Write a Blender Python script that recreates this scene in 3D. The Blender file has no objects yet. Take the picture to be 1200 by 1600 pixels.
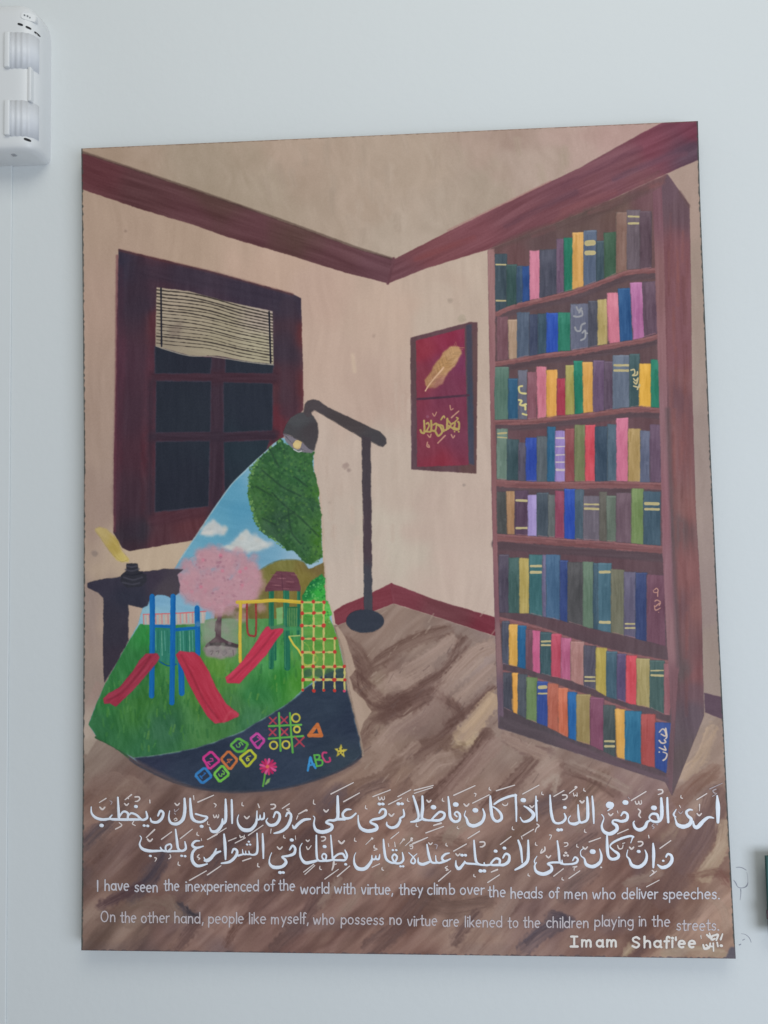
import bpy, bmesh, math, random
import numpy as np
from mathutils import Vector, Euler
from mathutils.geometry import tessellate_polygon

scene = bpy.context.scene
col = scene.collection

# ------------------------------------------------------------------ camera
CAM_LOC = (0.05021788532428074, -1.1542840639585816, -0.0304978268926167)
CAM_ROT = (1.6252927696856456, 0.019148880264565214, 0.0552061496393083)
cam_data = bpy.data.cameras.new("camera")
cam_data.sensor_fit = 'HORIZONTAL'
cam_data.sensor_width = 36.0
cam_data.lens = 36.0
cam_data.clip_start = 0.01
cam_data.clip_end = 100.0
cam = bpy.data.objects.new("camera", cam_data)
cam.location = CAM_LOC
cam.rotation_euler = CAM_ROT
col.objects.link(cam)
scene.camera = cam

# ------------------------------------------------------------------ light and exposure
world = bpy.data.worlds.new("World")
scene.world = world
world.use_nodes = True
bg = world.node_tree.nodes["Background"]
bg.inputs[0].default_value = (0.95, 0.985, 1.0, 1)
bg.inputs[1].default_value = 0.34


def area(name, loc, target, size, size_y, power, color):
    d = bpy.data.lights.new(name, 'AREA')
    d.shape = 'RECTANGLE'
    d.size, d.size_y, d.energy, d.color = size, size_y, power, color
    o = bpy.data.objects.new(name, d)
    o.location = loc
    o.rotation_euler = (Vector(target) - Vector(loc)).to_track_quat('-Z', 'Y').to_euler()
    col.objects.link(o)
    return o


area("ceiling_lamp", (0.3, -1.7, 1.9), (0.1, 0, 0.0), 1.8, 1.2, 21.5, (1.0, 0.99, 0.90))
area("window_light", (1.9, -2.6, -0.7), (0.1, 0, -0.3), 2.2, 1.6, 58, (0.79, 0.875, 1.0))

vs = scene.view_settings
vs.view_transform = 'Standard'
vs.look = 'None'
vs.exposure = 0.0
vs.gamma = 1.0

# ------------------------------------------------------------------ photograph pixel -> point in the place
CAMR = Euler(CAM_ROT, 'XYZ').to_matrix()
CR = np.array(CAMR)
CC = np.array(CAM_LOC)
FPX = 1200.0
CANVAS_Y = -0.03


def unproj(x, y, plane):
    """where the line of sight through a photograph pixel meets the vertical plane Y = plane"""
    x = np.asarray(x, float)
    y = np.asarray(y, float)
    d = np.stack([(x - 600) / FPX, (800 - y) / FPX, -np.ones_like(x)], -1) @ CR.T
    t = (plane - CC[1]) / d[..., 1]
    p = CC + d * t[..., None]
    return p[..., 0], p[..., 2]


def toplane(x, y):
    return unproj(x, y, CANVAS_Y)


def frompl(X, Z):
    P = np.stack([X, np.full_like(X, CANVAS_Y), Z], -1) - CC
    q = P @ CR
    return 600 + FPX * q[..., 0] / -q[..., 2], 800 - FPX * q[..., 1] / -q[..., 2]


# ------------------------------------------------------------------ painter: builds the painting's colours in memory
S = 2.0
PX0, PY0, PW, PH = 118, 182, 1040, 1324
NW, NH = int(PW * S), int(PH * S)
art = np.zeros((NH, NW, 3), np.float32)
art[:] = (150, 135, 122)
rng = np.random.RandomState(7)
TAB = rng.rand(256, 256).astype(np.float32)


def vnoise(x, y, seed):
    x = x + seed * 17.31
    y = y + seed * 9.77
    xi = np.floor(x).astype(np.int32)
    yi = np.floor(y).astype(np.int32)
    fx = (x - xi).astype(np.float32)
    fy = (y - yi).astype(np.float32)
    fx = fx * fx * (3 - 2 * fx)
    fy = fy * fy * (3 - 2 * fy)
    a = TAB[yi & 255, xi & 255]
    b = TAB[yi & 255, (xi + 1) & 255]
    c = TAB[(yi + 1) & 255, xi & 255]
    d = TAB[(yi + 1) & 255, (xi + 1) & 255]
    return (a + (b - a) * fx) * (1 - fy) + (c + (d - c) * fx) * fy - 0.5


def brushtex(X, Y, ang, L, Wd, seed):
    a = math.radians(ang)
    u = X * math.cos(a) + Y * math.sin(a)
    v = -X * math.sin(a) + Y * math.cos(a)
    w = vnoise(u / (L * 1.6), v / (L * 1.6), seed + 5) * Wd * 2.5
    return (0.55 * vnoise(u / L, (v + w) / Wd, seed) + 0.3 * vnoise(u / (L * .5), (v + w) / (Wd * .45), seed + 1)
            + 0.5 * vnoise(u / (L * 2), v / (Wd * 3.5), seed + 2))


def window(x0, y0, x1, y1):
    i0 = max(0, int((x0 - PX0) * S))
    i1 = min(NW, int((x1 - PX0) * S) + 1)
    j0 = max(0, int((y0 - PY0) * S))
    j1 = min(NH, int((y1 - PY0) * S) + 1)
    if i1 - i0 < 2 or j1 - j0 < 2:
        return None
    X, Y = np.meshgrid(PX0 + (np.arange(i0, i1) + .5) / S, PY0 + (np.arange(j0, j1) + .5) / S)
    return (slice(j0, j1), slice(i0, i1)), X.astype(np.float32), Y.astype(np.float32)


def box(a, r, ax):
    if r < 1:
        return a
    p = [(0, 0), (0, 0)]
    p[ax] = (r + 1, r)
    c = np.cumsum(np.pad(a, p, mode='edge'), axis=ax, dtype=np.float64)
    n = a.shape[ax]
    k = 2 * r + 1
    if ax == 0:
        return ((c[k:k + n] - c[0:n]) / k).astype(np.float32)
    return ((c[:, k:k + n] - c[:, 0:n]) / k).astype(np.float32)


def blur(a, px):
    r = max(1, int(round(px * S / 2)))
    for _ in range(2):
        a = box(box(a, r, 0), r, 1)
    return a


_sc = [0]


def nseed():
    _sc[0] += 3
    return _sc[0]


def polymask(pts, X, Y, soft, rough):
    if rough:
        s = nseed()
        X = X + vnoise(X / 9, Y / 9, s) * rough * 2 + vnoise(X / 2.5, Y / 2.5, s + 1) * rough
        Y = Y + vnoise(X / 9, Y / 9, s + 2) * rough * 2 + vnoise(X / 2.5, Y / 2.5, s + 3) * rough
    m = np.zeros(X.shape, bool)
    n = len(pts)
    for i in range(n):
        x1, y1 = pts[i]
        x2, y2 = pts[(i + 1) % n]
        if y1 == y2:
            continue
        c = ((y1 > Y) != (y2 > Y)) & (X < (x2 - x1) * (Y - y1) / (y2 - y1) + x1)
        m ^= c
    return blur(m.astype(np.float32), soft)


def field(ctrl, X, Y, warp, seed, p=3.0):
    st = 6
    Xs, Ys = X[::st, ::st], Y[::st, ::st]
    xw = Xs + vnoise(Xs / 30, Ys / 30, seed) * warp
    yw = Ys + vnoise(Xs / 30, Ys / 30, seed + 1) * warp
    acc = np.zeros(Xs.shape + (3,), np.float32)
    ws = np.zeros(Xs.shape, np.float32)
    for (cx, cy, c) in ctrl:
        w = 1.0 / (((xw - cx) ** 2 + (yw - cy) ** 2) ** (p / 2) + 30.0)
        acc += w[..., None] * np.array(c, np.float32)
        ws += w
    acc /= ws[..., None]
    h, w_ = X.shape
    yi = np.minimum(np.arange(h) / st, acc.shape[0] - 1.001)
    xi = np.minimum(np.arange(w_) / st, acc.shape[1] - 1.001)
    if acc.shape[0] < 2 or acc.shape[1] < 2:
        return np.broadcast_to(acc[:1, :1], X.shape + (3,))
    y0 = yi.astype(int)
    x0 = xi.astype(int)
    fy = (yi - y0)[:, None, None]
    fx = (xi - x0)[None, :, None]
    r0 = acc[y0] * (1 - fy) + acc[y0 + 1] * fy
    return r0[:, x0] * (1 - fx) + r0[:, x0 + 1] * fx


def put(sl, m, c, alpha=1.0):
    m = (m * alpha)[..., None]
    art[sl] = art[sl] * (1 - m) + c * m


def fill(pts, c, soft=0.7, rough=0.5, ang=0, L=40, Wd=5, amp=14, alpha=1.0, warp=20, tint=(1, 1, 1)):
    xs = [p[0] for p in pts]
    ys = [p[1] for p in pts]
    e = 4 + soft * 2 + rough * 2
    w = window(min(xs) - e, min(ys) - e, max(xs) + e, max(ys) + e)
    if not w:
        return
    sl, X, Y = w
    m = polymask(pts, X, Y, soft, rough)
    s = nseed()
    base = field(c, X, Y, warp, s) if isinstance(c[0], tuple) else np.array(c, np.float32)
    t = brushtex(X, Y, ang, L, Wd, s) * amp * 2
    put(sl, m, base + t[..., None] * np.array(tint, np.float32), alpha)


def catmull(pts, n=6):
    if len(pts) < 3:
        if len(pts) == 2:
            a, b = np.array(pts[0], float), np.array(pts[1], float)
            return [tuple(a + (b - a) * k / 4) for k in range(5)]
        return pts
    P = [pts[0]] + list(pts) + [pts[-1]]
    P = np.array(P, float)
    out = []
    for i in range(1, len(P) - 2):
        for k in range(n):
            t = k / n
            out.append(tuple(0.5 * ((2 * P[i]) + (-P[i - 1] + P[i + 1]) * t + (2 * P[i - 1] - 5 * P[i] + 4 * P[i + 1] - P[i + 2]) * t * t
                                    + (-P[i - 1] + 3 * P[i] - 3 * P[i + 1] + P[i + 2]) * t ** 3)))
    out.append(tuple(P[-2]))
    return out


def stroke(pts, c, w=3, soft=.9, alpha=1.0, wob=.5, amp=8, curve=True, bristle=0.0):
    pts = [(p[0], p[1], p[2] if len(p) > 2 else w) for p in pts]
    if len(pts) == 1:
        pts = [pts[0], (pts[0][0] + .1, pts[0][1], pts[0][2])]
    if curve and len(pts) > 2:
        pts = catmull(pts, 4)
    mw = max(p[2] for p in pts)
    e = mw / 2 + soft + 2
    wd = window(min(p[0] for p in pts) - e, min(p[1] for p in pts) - e, max(p[0] for p in pts) + e, max(p[1] for p in pts) + e)
    if not wd:
        return
    sl, X, Y = wd
    sd = np.full(X.shape, 1e6, np.float32)
    for (ax, ay, aw), (bx, by, bw) in zip(pts[:-1], pts[1:]):
        dx, dy = bx - ax, by - ay
        q = dx * dx + dy * dy + 1e-9
        t = np.clip(((X - ax) * dx + (Y - ay) * dy) / q, 0, 1)
        d = np.hypot(X - ax - t * dx, Y - ay - t * dy) - (aw + (bw - aw) * t) / 2
        sd = np.minimum(sd, d)
    s = nseed()
    sd = sd + vnoise(X / 4, Y / 4, s) * wob
    m = np.clip(.5 - sd / (2 * soft), 0, 1)
    m = m * m * (3 - 2 * m)
    a0, b0 = pts[0], pts[-1]
    ang = math.degrees(math.atan2(b0[1] - a0[1], b0[0] - a0[0]))
    t = brushtex(X, Y, ang, max(10, mw * 2.5), max(1.6, mw / 6), s + 4)
    if bristle:
        m = m * np.clip(1 - bristle * (0.5 + 1.6 * t), 0, 1)
    cc = np.array(c, np.float32) + (t * amp * 2)[..., None]
    put(sl, m, cc, alpha)


def dab(x, y, r, c, alpha=1, soft=1.0):
    stroke([(x, y, r * 2)], c, soft=soft, alpha=alpha, wob=r * .4, curve=False)


def zoomed(ox, oy, s):
    """the measuring window of one enlargement: its pixels back to photograph pixels"""
    def f(*pts):
        return [(ox + p[0] / s, oy + p[1] / s) + ((p[2] / s,) if len(p) > 2 else ()) for p in pts]
    return f


A4 = lambda l: l

# ---- outline of the canvas, its long sides bowed in a little
OUT_L = [(127, 232), (129.5, 500), (131.2, 700), (130.5, 1000), (129.2, 1250), (127, 1485)]
OUT_R = [(1090.5, 189), (1093.5, 300), (1110, 700), (1121.5, 950), (1128.4, 1090), (1136.3, 1250), (1149.5, 1498)]

# ---- the painted room
CEIL = [(120, 180), (1160, 180), (1160, 210), (1039, 191), (1006, 206), (910, 259), (760, 331), (700, 362), (616, 405), (560, 389), (440, 345), (370, 319), (300, 295), (205, 262), (120, 233)]
LW, RWc, C5 = (170, 148, 133), (184, 165, 151), (186, 168, 155)
# walls first
fill([(118, 182), (1160, 182), (1160, 1200), (118, 1200)],
     [(150, 330, (166, 145, 129)), (160, 480, (168, 145, 131)), (155, 640, (164, 143, 130)), (150, 780, (158, 138, 127)), (150, 950, (152, 135, 127)), (140, 1080, (150, 134, 125)),
      (300, 380, (170, 149, 132)), (420, 430, (182, 158, 142)), (500, 460, (184, 160, 146)), (520, 560, (184, 162, 148)), (600, 500, (184, 163, 148)), (590, 620, (182, 160, 147)),
      (700, 450, (178, 160, 146)), (750, 430, (180, 164, 150)), (690, 480, (182, 166, 152)), (540, 720, (187, 171, 159)), (530, 850, (186, 173, 161)), (540, 910, (188, 174, 162)),
      (620, 730, (184, 169, 156)), (610, 850, (186, 176, 162)), (680, 800, (184, 166, 154)), (740, 800, (186, 168, 156)), (750, 900, (188, 171, 159)), (700, 900, (185, 167, 155)),
      (250, 870, (184, 166, 144)), (225, 865, (184, 166, 144)), (210, 960, (176, 156, 140)), (1085, 300, (158, 138, 128)), (1092, 450, (150, 134, 124)), (1100, 700, (146, 131, 125)), (1108, 950, (142, 126, 122)),
      (1115, 1040, (146, 131, 122))],
     ang=88, L=50, Wd=9, amp=5, rough=0, warp=50, tint=(1, 1, .95))
# ceiling
fill(CEIL, [(170, 240, (160, 141, 125)), (330, 260, (156, 142, 126)), (400, 320, (160, 146, 130)), (460, 250, (166, 148, 133)), (560, 300, (168, 151, 136)), (610, 380, (172, 158, 144)), (640, 260, (166, 150, 135)),
            (700, 330, (166, 152, 138)), (760, 230, (162, 143, 131)), (800, 215, (156, 136, 126)), (830, 260, (166, 149, 138)), (900, 220, (170, 148, 140)), (960, 210, (168, 142, 136)), (760, 300, (160, 146, 132))],
     ang=80, L=24, Wd=11, amp=6, rough=.4, warp=45, tint=(1, 1, 1.05))
for k in range(46):
    x, y = rng.uniform(380, 900), rng.uniform(215, 370)
    if y > 400 - abs(x - 615) * .47:
        continue
    d = rng.uniform(-7, 7)
    stroke([(x, y, 12), (x + rng.uniform(-5, 8), y + rng.uniform(14, 34), 8)], (163 + d, 148 + d, 134 + d), soft=4, alpha=.5, wob=4)
# cornice
CORN_L = [(120, 236), (205, 263), (300, 296), (370, 319), (440, 345), (560, 389), (616, 405), (606, 443), (533, 424), (440, 395), (360, 372), (301, 351), (220, 327), (120, 293)]
CORN_R = [(616, 405), (700, 362), (760, 332), (910, 260), (1006, 206), (1039, 190), (1100, 186), (1100, 246), (1042, 271), (980, 300), (927, 325), (860, 352), (762, 390), (667, 419), (606, 443)]
fill(CORN_L, [(150, 270, (96, 58, 64)), (220, 300, (88, 58, 62)), (300, 330, (92, 60, 66)), (330, 300, (82, 58, 56)), (400, 360, (92, 60, 66)), (460, 365, (86, 62, 60)), (520, 400, (94, 62, 68)), (600, 425, (98, 66, 74))],
     ang=19, L=60, Wd=5, amp=11, rough=.5)
fill(CORN_R, [(620, 425, (104, 68, 76)), (680, 395, (112, 68, 74)), (740, 370, (114, 70, 78)), (800, 340, (108, 68, 76)), (880, 300, (104, 66, 76)), (900, 330, (114, 74, 80)), (960, 265, (108, 70, 80)), (1020, 230, (110, 62, 76)),
             (1080, 205, (108, 60, 76)), (1085, 235, (86, 66, 80)), (1000, 290, (110, 72, 80))], ang=-26, L=70, Wd=5, amp=13, rough=.4)
stroke([(130, 238), (205, 263), (300, 295), (440, 344), (560, 388), (612, 404)], (74, 58, 54), w=4, soft=1.5, alpha=.6, curve=False)
stroke([(700, 360), (760, 331), (860, 283)], (150, 104, 104), w=3, soft=1.2, alpha=.45)
for a, b, c, al in [((790, 352), (900, 300), (84, 60, 74), .5), ((880, 290), (1000, 232), (92, 58, 72), .5), ((960, 280), (1085, 226), (84, 64, 80), .6), ((880, 330), (960, 300), (128, 80, 84), .5),
                    ((650, 405), (740, 372), (126, 72, 74), .5), ((1000, 262), (1070, 240), (112, 76, 90), .5), ((780, 385), (925, 327), (126, 82, 84), .5)]:
    stroke([a, ((a[0] + b[0]) / 2 + 3, (a[1] + b[1]) / 2 - 2), b], c, w=9, soft=3, alpha=al, bristle=.6)
stroke([(615, 404), (611, 424), (606, 443)], (100, 66, 74), w=4, soft=1.5)
# skirting
SK_L = [(519, 957), (535, 946), (567, 933), (611, 911), (615.6, 943), (582, 956), (550, 969), (528, 977), (521, 972)]
SK_R = [(611, 911), (680, 937), (774, 965), (776, 995), (700, 970), (615.6, 943)]
fill(SK_L, (118, 58, 68), amp=8, ang=-20, L=30)
stroke([(611.5, 913), (615.6, 942)], (116, 60, 70), w=4, soft=1)
fill(SK_R, [(630, 930, (116, 60, 70)), (700, 955, (106, 62, 68)), (765, 982, (112, 50, 62))], amp=7, ang=18, L=30)

stroke([(611.5, 914), (615.3, 941)], (116, 60, 70), w=3, soft=1)
# ---- painted floor
FLOOR = [(120, 1140), (150, 1150), (200, 1180), (272, 1215), (360, 1230), (480, 1215), (552, 1180), (545, 1070), (520, 975), (528, 977), (582, 956), (615.6, 943), (700, 970), (776, 995), (779, 1137), (1040, 1222), (1050, 1244), (1098, 1118), (1100, 1108), (1160, 1120), (1160, 1510), (118, 1510)]
fill(FLOOR, [(560, 1000, (136, 116, 106)), (640, 970, (142, 122, 112)), (700, 1000, (138, 120, 112)), (560, 1100, (150, 130, 116)), (760, 1000, (140, 122, 116)), (650, 1100, (126, 106, 99)), (700, 1200, (128, 108, 99)),
             (600, 1200, (140, 118, 106)), (850, 1180, (150, 132, 122)), (900, 1230, (134, 112, 104)), (1000, 1240, (122, 102, 100)), (1090, 1180, (152, 135, 123)), (1110, 1350, (140, 118, 106)), (1130, 1400, (146, 126, 114)),
             (140, 1180, (148, 132, 122)), (160, 1240, (128, 108, 100)), (250, 1240, (122, 104, 98)), (150, 1320, (112, 96, 92)), (250, 1330, (112, 95, 92)), (170, 1450, (116, 103, 96)), (300, 1440, (120, 101, 96)),
             (400, 1290, (118, 100, 95)), (500, 1330, (112, 94, 90)), (600, 1280, (126, 104, 96)), (700, 1300, (122, 104, 98)), (800, 1330, (114, 98, 92)), (900, 1300, (118, 100, 94)), (1000, 1350, (116, 94, 88)),
             (450, 1450, (120, 100, 96)), (600, 1450, (118, 98, 92)), (750, 1460, (124, 108, 100)), (850, 1440, (112, 96, 94)), (950, 1430, (116, 96, 90)), (1050, 1420, (120, 98, 90)), (1080, 1480, (132, 114, 102))],
     ang=-42, L=50, Wd=7, amp=11, rough=.6, soft=1.0, warp=70)
w_ = window(118, 930, 1158, 1506)
sl_, X_, Y_ = w_
m_ = polymask(FLOOR, X_, Y_, 1.0, .5)
t_ = brushtex(X_, Y_, -47, 95, 26, 71) * 1.25 + brushtex(X_, Y_, -43, 45, 12, 77) * .6
t_ = np.tanh(t_ * 2.6)
lowm = np.clip((Y_ - 1120) / 160, .35, 1)
art[sl_] += (m_ * lowm)[..., None] * t_[..., None] * np.array([25, 23, 21], np.float32)
c_ = np.clip(vnoise(X_ / 55, Y_ / 40, 83) * 2.6 - .45, 0, 1) * m_ * np.clip((Y_ - 1225) / 60, 0, 1)
art[sl_] += (m_ * np.clip((Y_ - 1180) / 120, 0, 1))[..., None] * np.array([5, -1, -3], np.float32)
art[sl_] = art[sl_] * (1 - .5 * c_[..., None]) + np.array([84, 76, 84], np.float32) * .5 * c_[..., None]
c_ = np.clip(vnoise(X_ / 40, Y_ / 60, 93) * 2.6 - .4, 0, 1) * m_
art[sl_] = art[sl_] * (1 - .4 * c_[..., None]) + np.array([136, 108, 98], np.float32) * .4 * c_[..., None]
# loose brushwork of the boards: (colour, width, path)
FD, FM, FLt, FC = (98, 75, 69), (110, 88, 80), (160, 138, 127), (180, 156, 130)
FS = [(FM, 18, [(566, 1058), (600, 1028), (650, 1000), (700, 985)], .8), (FD, 26, [(556, 1035), (566, 1070), (590, 1096), (630, 1100)], .85), (FD, 22, [(600, 1112), (650, 1080), (700, 1050), (722, 1005)], .7),
      (FM, 16, [(540, 1000), (565, 1020), (575, 1050)], .6), (FLt, 20, [(608, 1066), (640, 1045), (680, 1020), (705, 1000)], .85), (FLt, 14, [(612, 1060), (630, 1068), (670, 1045)], .7), (FLt, 22, [(585, 1085), (610, 1070), (640, 1068)], .45),
      (FLt, 26, [(690, 1078), (715, 1050), (745, 1020), (765, 1012)], .75), (FLt, 20, [(712, 1096), (740, 1070), (768, 1045)], .7), ((166, 146, 134), 8, [(722, 1060), (740, 1042), (752, 1030)], .7), (FD, 14, [(676, 1080), (700, 1098), (720, 1115), (700, 1130)], .7),
      (FD, 12, [(705, 1130), (735, 1105), (768, 1076)], .8), (FC, 28, [(722, 1150), (745, 1125), (768, 1095)], .85), ((178, 158, 130), 14, [(710, 1160), (728, 1165), (745, 1150)], .7), (FD, 20, [(655, 1180), (690, 1155), (705, 1140)], .6),
      ((112, 90, 78), 20, [(700, 1160), (690, 1180), (718, 1172)], .6), (FM, 18, [(560, 1160), (580, 1130), (598, 1122)], .7), (FLt, 20, [(590, 1165), (620, 1130), (655, 1105)], .6), ((146, 124, 116), 24, [(615, 1150), (660, 1120), (690, 1085)], .5),
      (FD, 26, [(590, 1115), (625, 1108), (660, 1088)], .6), (FM, 14, [(600, 1215), (650, 1165), (700, 1160)], .7), (FLt, 16, [(585, 1225), (620, 1190), (650, 1165)], .6), (FLt, 18, [(560, 1240), (590, 1205), (610, 1170)], .4),
      ((120, 98, 88), 22, [(550, 1230), (600, 1215), (620, 1190)], .6), (FD, 20, [(655, 1260), (720, 1205), (760, 1150)], .8), (FM, 16, [(630, 1230), (670, 1190), (690, 1170)], .6), (FLt, 26, [(655, 1215), (680, 1190), (700, 1185)], .55),
      ((150, 126, 118), 30, [(700, 1240), (740, 1195), (770, 1165)], .5), (FD, 20, [(760, 1260), (800, 1225), (835, 1185)], .8), ((116, 94, 90), 16, [(790, 1150), (820, 1170), (860, 1175)], .6), (FLt, 16, [(790, 1152), (830, 1172), (850, 1180)], .6),
      (FLt, 24, [(820, 1245), (850, 1215), (870, 1200)], .7), ((164, 148, 136), 10, [(850, 1225), (870, 1212), (866, 1240)], .6), ((104, 84, 74), 22, [(900, 1260), (925, 1235), (940, 1215)], .75), (FD, 16, [(880, 1200), (930, 1218), (960, 1240)], .45),
      ((150, 132, 122), 16, [(890, 1195), (940, 1215), (980, 1235)], .5), (FC, 20, [(1070, 1210), (1095, 1185), (1112, 1140)], .5), ((112, 88, 76), 8, [(1092, 1232), (1110, 1215), (1120, 1200)], .7), ((124, 100, 88), 10, [(1084, 1225), (1100, 1212), (1118, 1218)], .6),
      ((126, 98, 86), 24, [(1062, 1250), (1085, 1225), (1115, 1205)], .5), ((108, 86, 82), 40, [(1040, 1400), (1075, 1340), (1105, 1290), (1118, 1250)], .75), ((112, 92, 92), 30, [(1070, 1350), (1095, 1310), (1100, 1280)], .5), ((166, 146, 126), 22, [(1100, 1370), (1125, 1330), (1132, 1290)], .75),
      ((166, 148, 128), 12, [(1090, 1370), (1108, 1345), (1130, 1320)], .6), ((112, 84, 74), 12, [(1080, 1370), (1110, 1363), (1138, 1368)], .7), ((116, 84, 76), 10, [(1125, 1366), (1136, 1380)], .7), ((152, 130, 116), 14, [(1110, 1400), (1130, 1420), (1135, 1450)], .6),
      ((104, 78, 70), 18, [(1000, 1490), (1030, 1465), (1050, 1430)], .5), ((92, 72, 70), 12, [(990, 1494), (1005, 1480), (1020, 1470)], .8), ((168, 150, 128), 12, [(975, 1494), (985, 1480)], .7), ((160, 144, 124), 14, [(1040, 1490), (1080, 1485), (1130, 1490)], .6),
      ((82, 70, 74), 16, [(320, 1365), (350, 1330), (395, 1300)], .45), ((74, 68, 78), 22, [(205, 1400), (235, 1370), (255, 1335)], .7), ((88, 70, 74), 14, [(160, 1415), (190, 1400), (215, 1385)], .8), ((100, 84, 80), 24, [(135, 1330), (170, 1290), (200, 1260)], .5),
      ((78, 72, 80), 20, [(130, 1320), (150, 1300), (165, 1290)], .5), ((132, 112, 104), 24, [(150, 1230), (180, 1215), (200, 1235)], .6), ((140, 120, 110), 20, [(180, 1240), (205, 1222), (225, 1235)], .5), ((130, 110, 106), 36, [(150, 1370), (180, 1335), (210, 1300)], .35),
      ((70, 68, 76), 14, [(282, 1418), (292, 1430), (305, 1435)], .8), ((130, 112, 102), 20, [(262, 1405), (272, 1425), (280, 1435)], .6), ((124, 108, 98), 40, [(200, 1430), (230, 1420), (260, 1425)], .35), ((96, 76, 74), 14, [(270, 1490), (290, 1465), (310, 1440)], .7),
      ((98, 74, 68), 10, [(355, 1475), (365, 1455), (390, 1430)], .7), ((96, 76, 74), 22, [(400, 1420), (430, 1390), (470, 1350)], .6), ((90, 74, 74), 20, [(440, 1350), (480, 1310), (500, 1290)], .5), ((136, 116, 108), 20, [(380, 1400), (410, 1365), (440, 1340)], .4),
      ((96, 78, 76), 18, [(430, 1480), (470, 1440), (510, 1390)], .7), ((98, 76, 74), 14, [(478, 1430), (492, 1395), (510, 1370)], .7), ((142, 122, 112), 12, [(500, 1415), (515, 1395), (530, 1375)], .7), ((138, 118, 108), 14, [(530, 1430), (545, 1415), (560, 1395)], .6),
      ((94, 76, 74), 26, [(580, 1480), (620, 1450), (660, 1400)], .65), ((140, 120, 108), 18, [(590, 1370), (615, 1345), (640, 1310)], .6), ((90, 72, 72), 16, [(540, 1260), (570, 1235), (600, 1225)], .4), ((94, 82, 88), 24, [(505, 1260), (520, 1245), (530, 1235)], .5),
      ((98, 80, 74), 24, [(660, 1400), (700, 1420), (760, 1410)], .5), ((104, 82, 74), 24, [(675, 1320), (700, 1315), (720, 1325)], .6), ((146, 130, 118), 22, [(700, 1310), (720, 1290), (740, 1285)], .6), ((92, 74, 72), 16, [(710, 1470), (725, 1450), (745, 1430)], .7),
      ((84, 76, 84), 22, [(820, 1480), (850, 1455), (880, 1440)], .8), ((74, 68, 78), 12, [(860, 1430), (875, 1432), (890, 1440)], .7), ((140, 120, 112), 24, [(770, 1450), (790, 1420), (800, 1400)], .5), ((94, 78, 76), 20, [(880, 1400), (900, 1380), (930, 1360)], .5),
      ((92, 80, 84), 26, [(830, 1270), (850, 1260), (880, 1250)], .4), ((100, 82, 80), 26, [(870, 1360), (900, 1330), (930, 1310)], .6), ((132, 114, 104), 18, [(905, 1290), (920, 1275), (935, 1260)], .5), ((138, 118, 104), 16, [(1040, 1310), (1052, 1300), (1060, 1280)], .6),
      ((140, 122, 112), 14, [(980, 1380), (1010, 1372), (1030, 1362)], .6), ((104, 82, 78), 18, [(960, 1290), (975, 1320), (960, 1340)], .5), ((126, 104, 92), 22, [(800, 1310), (820, 1290), (835, 1280)], .5)]
for k in range(230):
    x, y = rng.uniform(130, 1130), rng.uniform(1240, 1490)
    l = rng.uniform(12, 38)
    d = rng.choice([-15, -11, -6, 8, 13])
    a = math.radians(rng.uniform(35, 58))
    b = (124 + d * 1.3, 101 + d * 1.25, 92 + d * 1.1)
    bend = rng.uniform(-6, 6)
    stroke([(x - l * math.cos(a), y + l * math.sin(a)), (x + bend, y + bend), (x + l * math.cos(a), y - l * math.sin(a))], b, w=rng.uniform(6, 16), soft=3, alpha=rng.uniform(.2, .5), wob=3, bristle=.8, amp=8)
for (c, w, pts, al) in FS:
    dark_ = sum(c) < 300
    stroke(pts, c, w=w * (1.15 if dark_ else 1), soft=4 if dark_ else 3, alpha=al * (.92 if dark_ else 1.1), wob=7, bristle=.6, amp=12)
    dx, dy = pts[-1][0] - pts[0][0], pts[-1][1] - pts[0][1]
    ln = math.hypot(dx, dy) + 1e-6
    for k in range(max(3, int(w / 2.6))):
        o = rng.uniform(-.46, .46) * w
        d = rng.uniform(-17, 17)
        a_ = rng.uniform(0, .35)
        pp = [(p[0] - dy / ln * o + rng.uniform(-1, 1) + (dx * a_ if i_ == 0 else 0), p[1] + dx / ln * o + rng.uniform(-1, 1) + (dy * a_ if i_ == 0 else 0)) for i_, p in enumerate(pts)]
        stroke(pp, [v + d for v in c], w=rng.uniform(1.2, 3.2), soft=1.1, alpha=al * rng.uniform(.35, .8), wob=1, bristle=.7)
    q = [(p[0] + 2, p[1] - w * .3) for p in pts]
    stroke(q, [v + (10 if sum(c) > 330 else -9) for v in c], w=w * .25, soft=1.2, alpha=al * .6, wob=2, bristle=.8)
for k in range(130):
    x, y = rng.uniform(540, 1090), rng.uniform(960, 1240)
    if x > 775 and y < 1150 + (x - 780) * .33:
        continue
    l = rng.uniform(5, 18)
    a = math.radians(rng.uniform(35, 62))
    dark = rng.rand() < .5
    stroke([(x, y), (x + l * math.cos(a), y - l * math.sin(a))], (104, 86, 82) if dark else (162, 144, 132), w=rng.uniform(1, 2.4), soft=.9, alpha=.45, wob=1)
# pale spill beside the lamp light
for pts in ([(540, 1000), (536, 1030), (550, 1062), (553, 1100), (566, 1140), (562, 1160), (547, 1100), (541, 1060)],):
    fill([(528, 978), (541, 1000), (556, 1046), (546, 1058), (552, 1078), (570, 1095), (580, 1112), (568, 1130), (560, 1150), (552, 1100), (543, 1060), (533, 1010), (524, 980)], (168, 148, 132), rough=.6, amp=6, ang=70)
fill([(150, 1063), (160, 1070), (150, 1102), (139, 1132), (153, 1153), (136, 1180), (130, 1175), (130, 1110)], [(140, 1080, (154, 134, 126)), (140, 1150, (172, 158, 146)), (135, 1175, (160, 146, 134))], rough=.6, soft=1.5, amp=5, ang=80)

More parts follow.
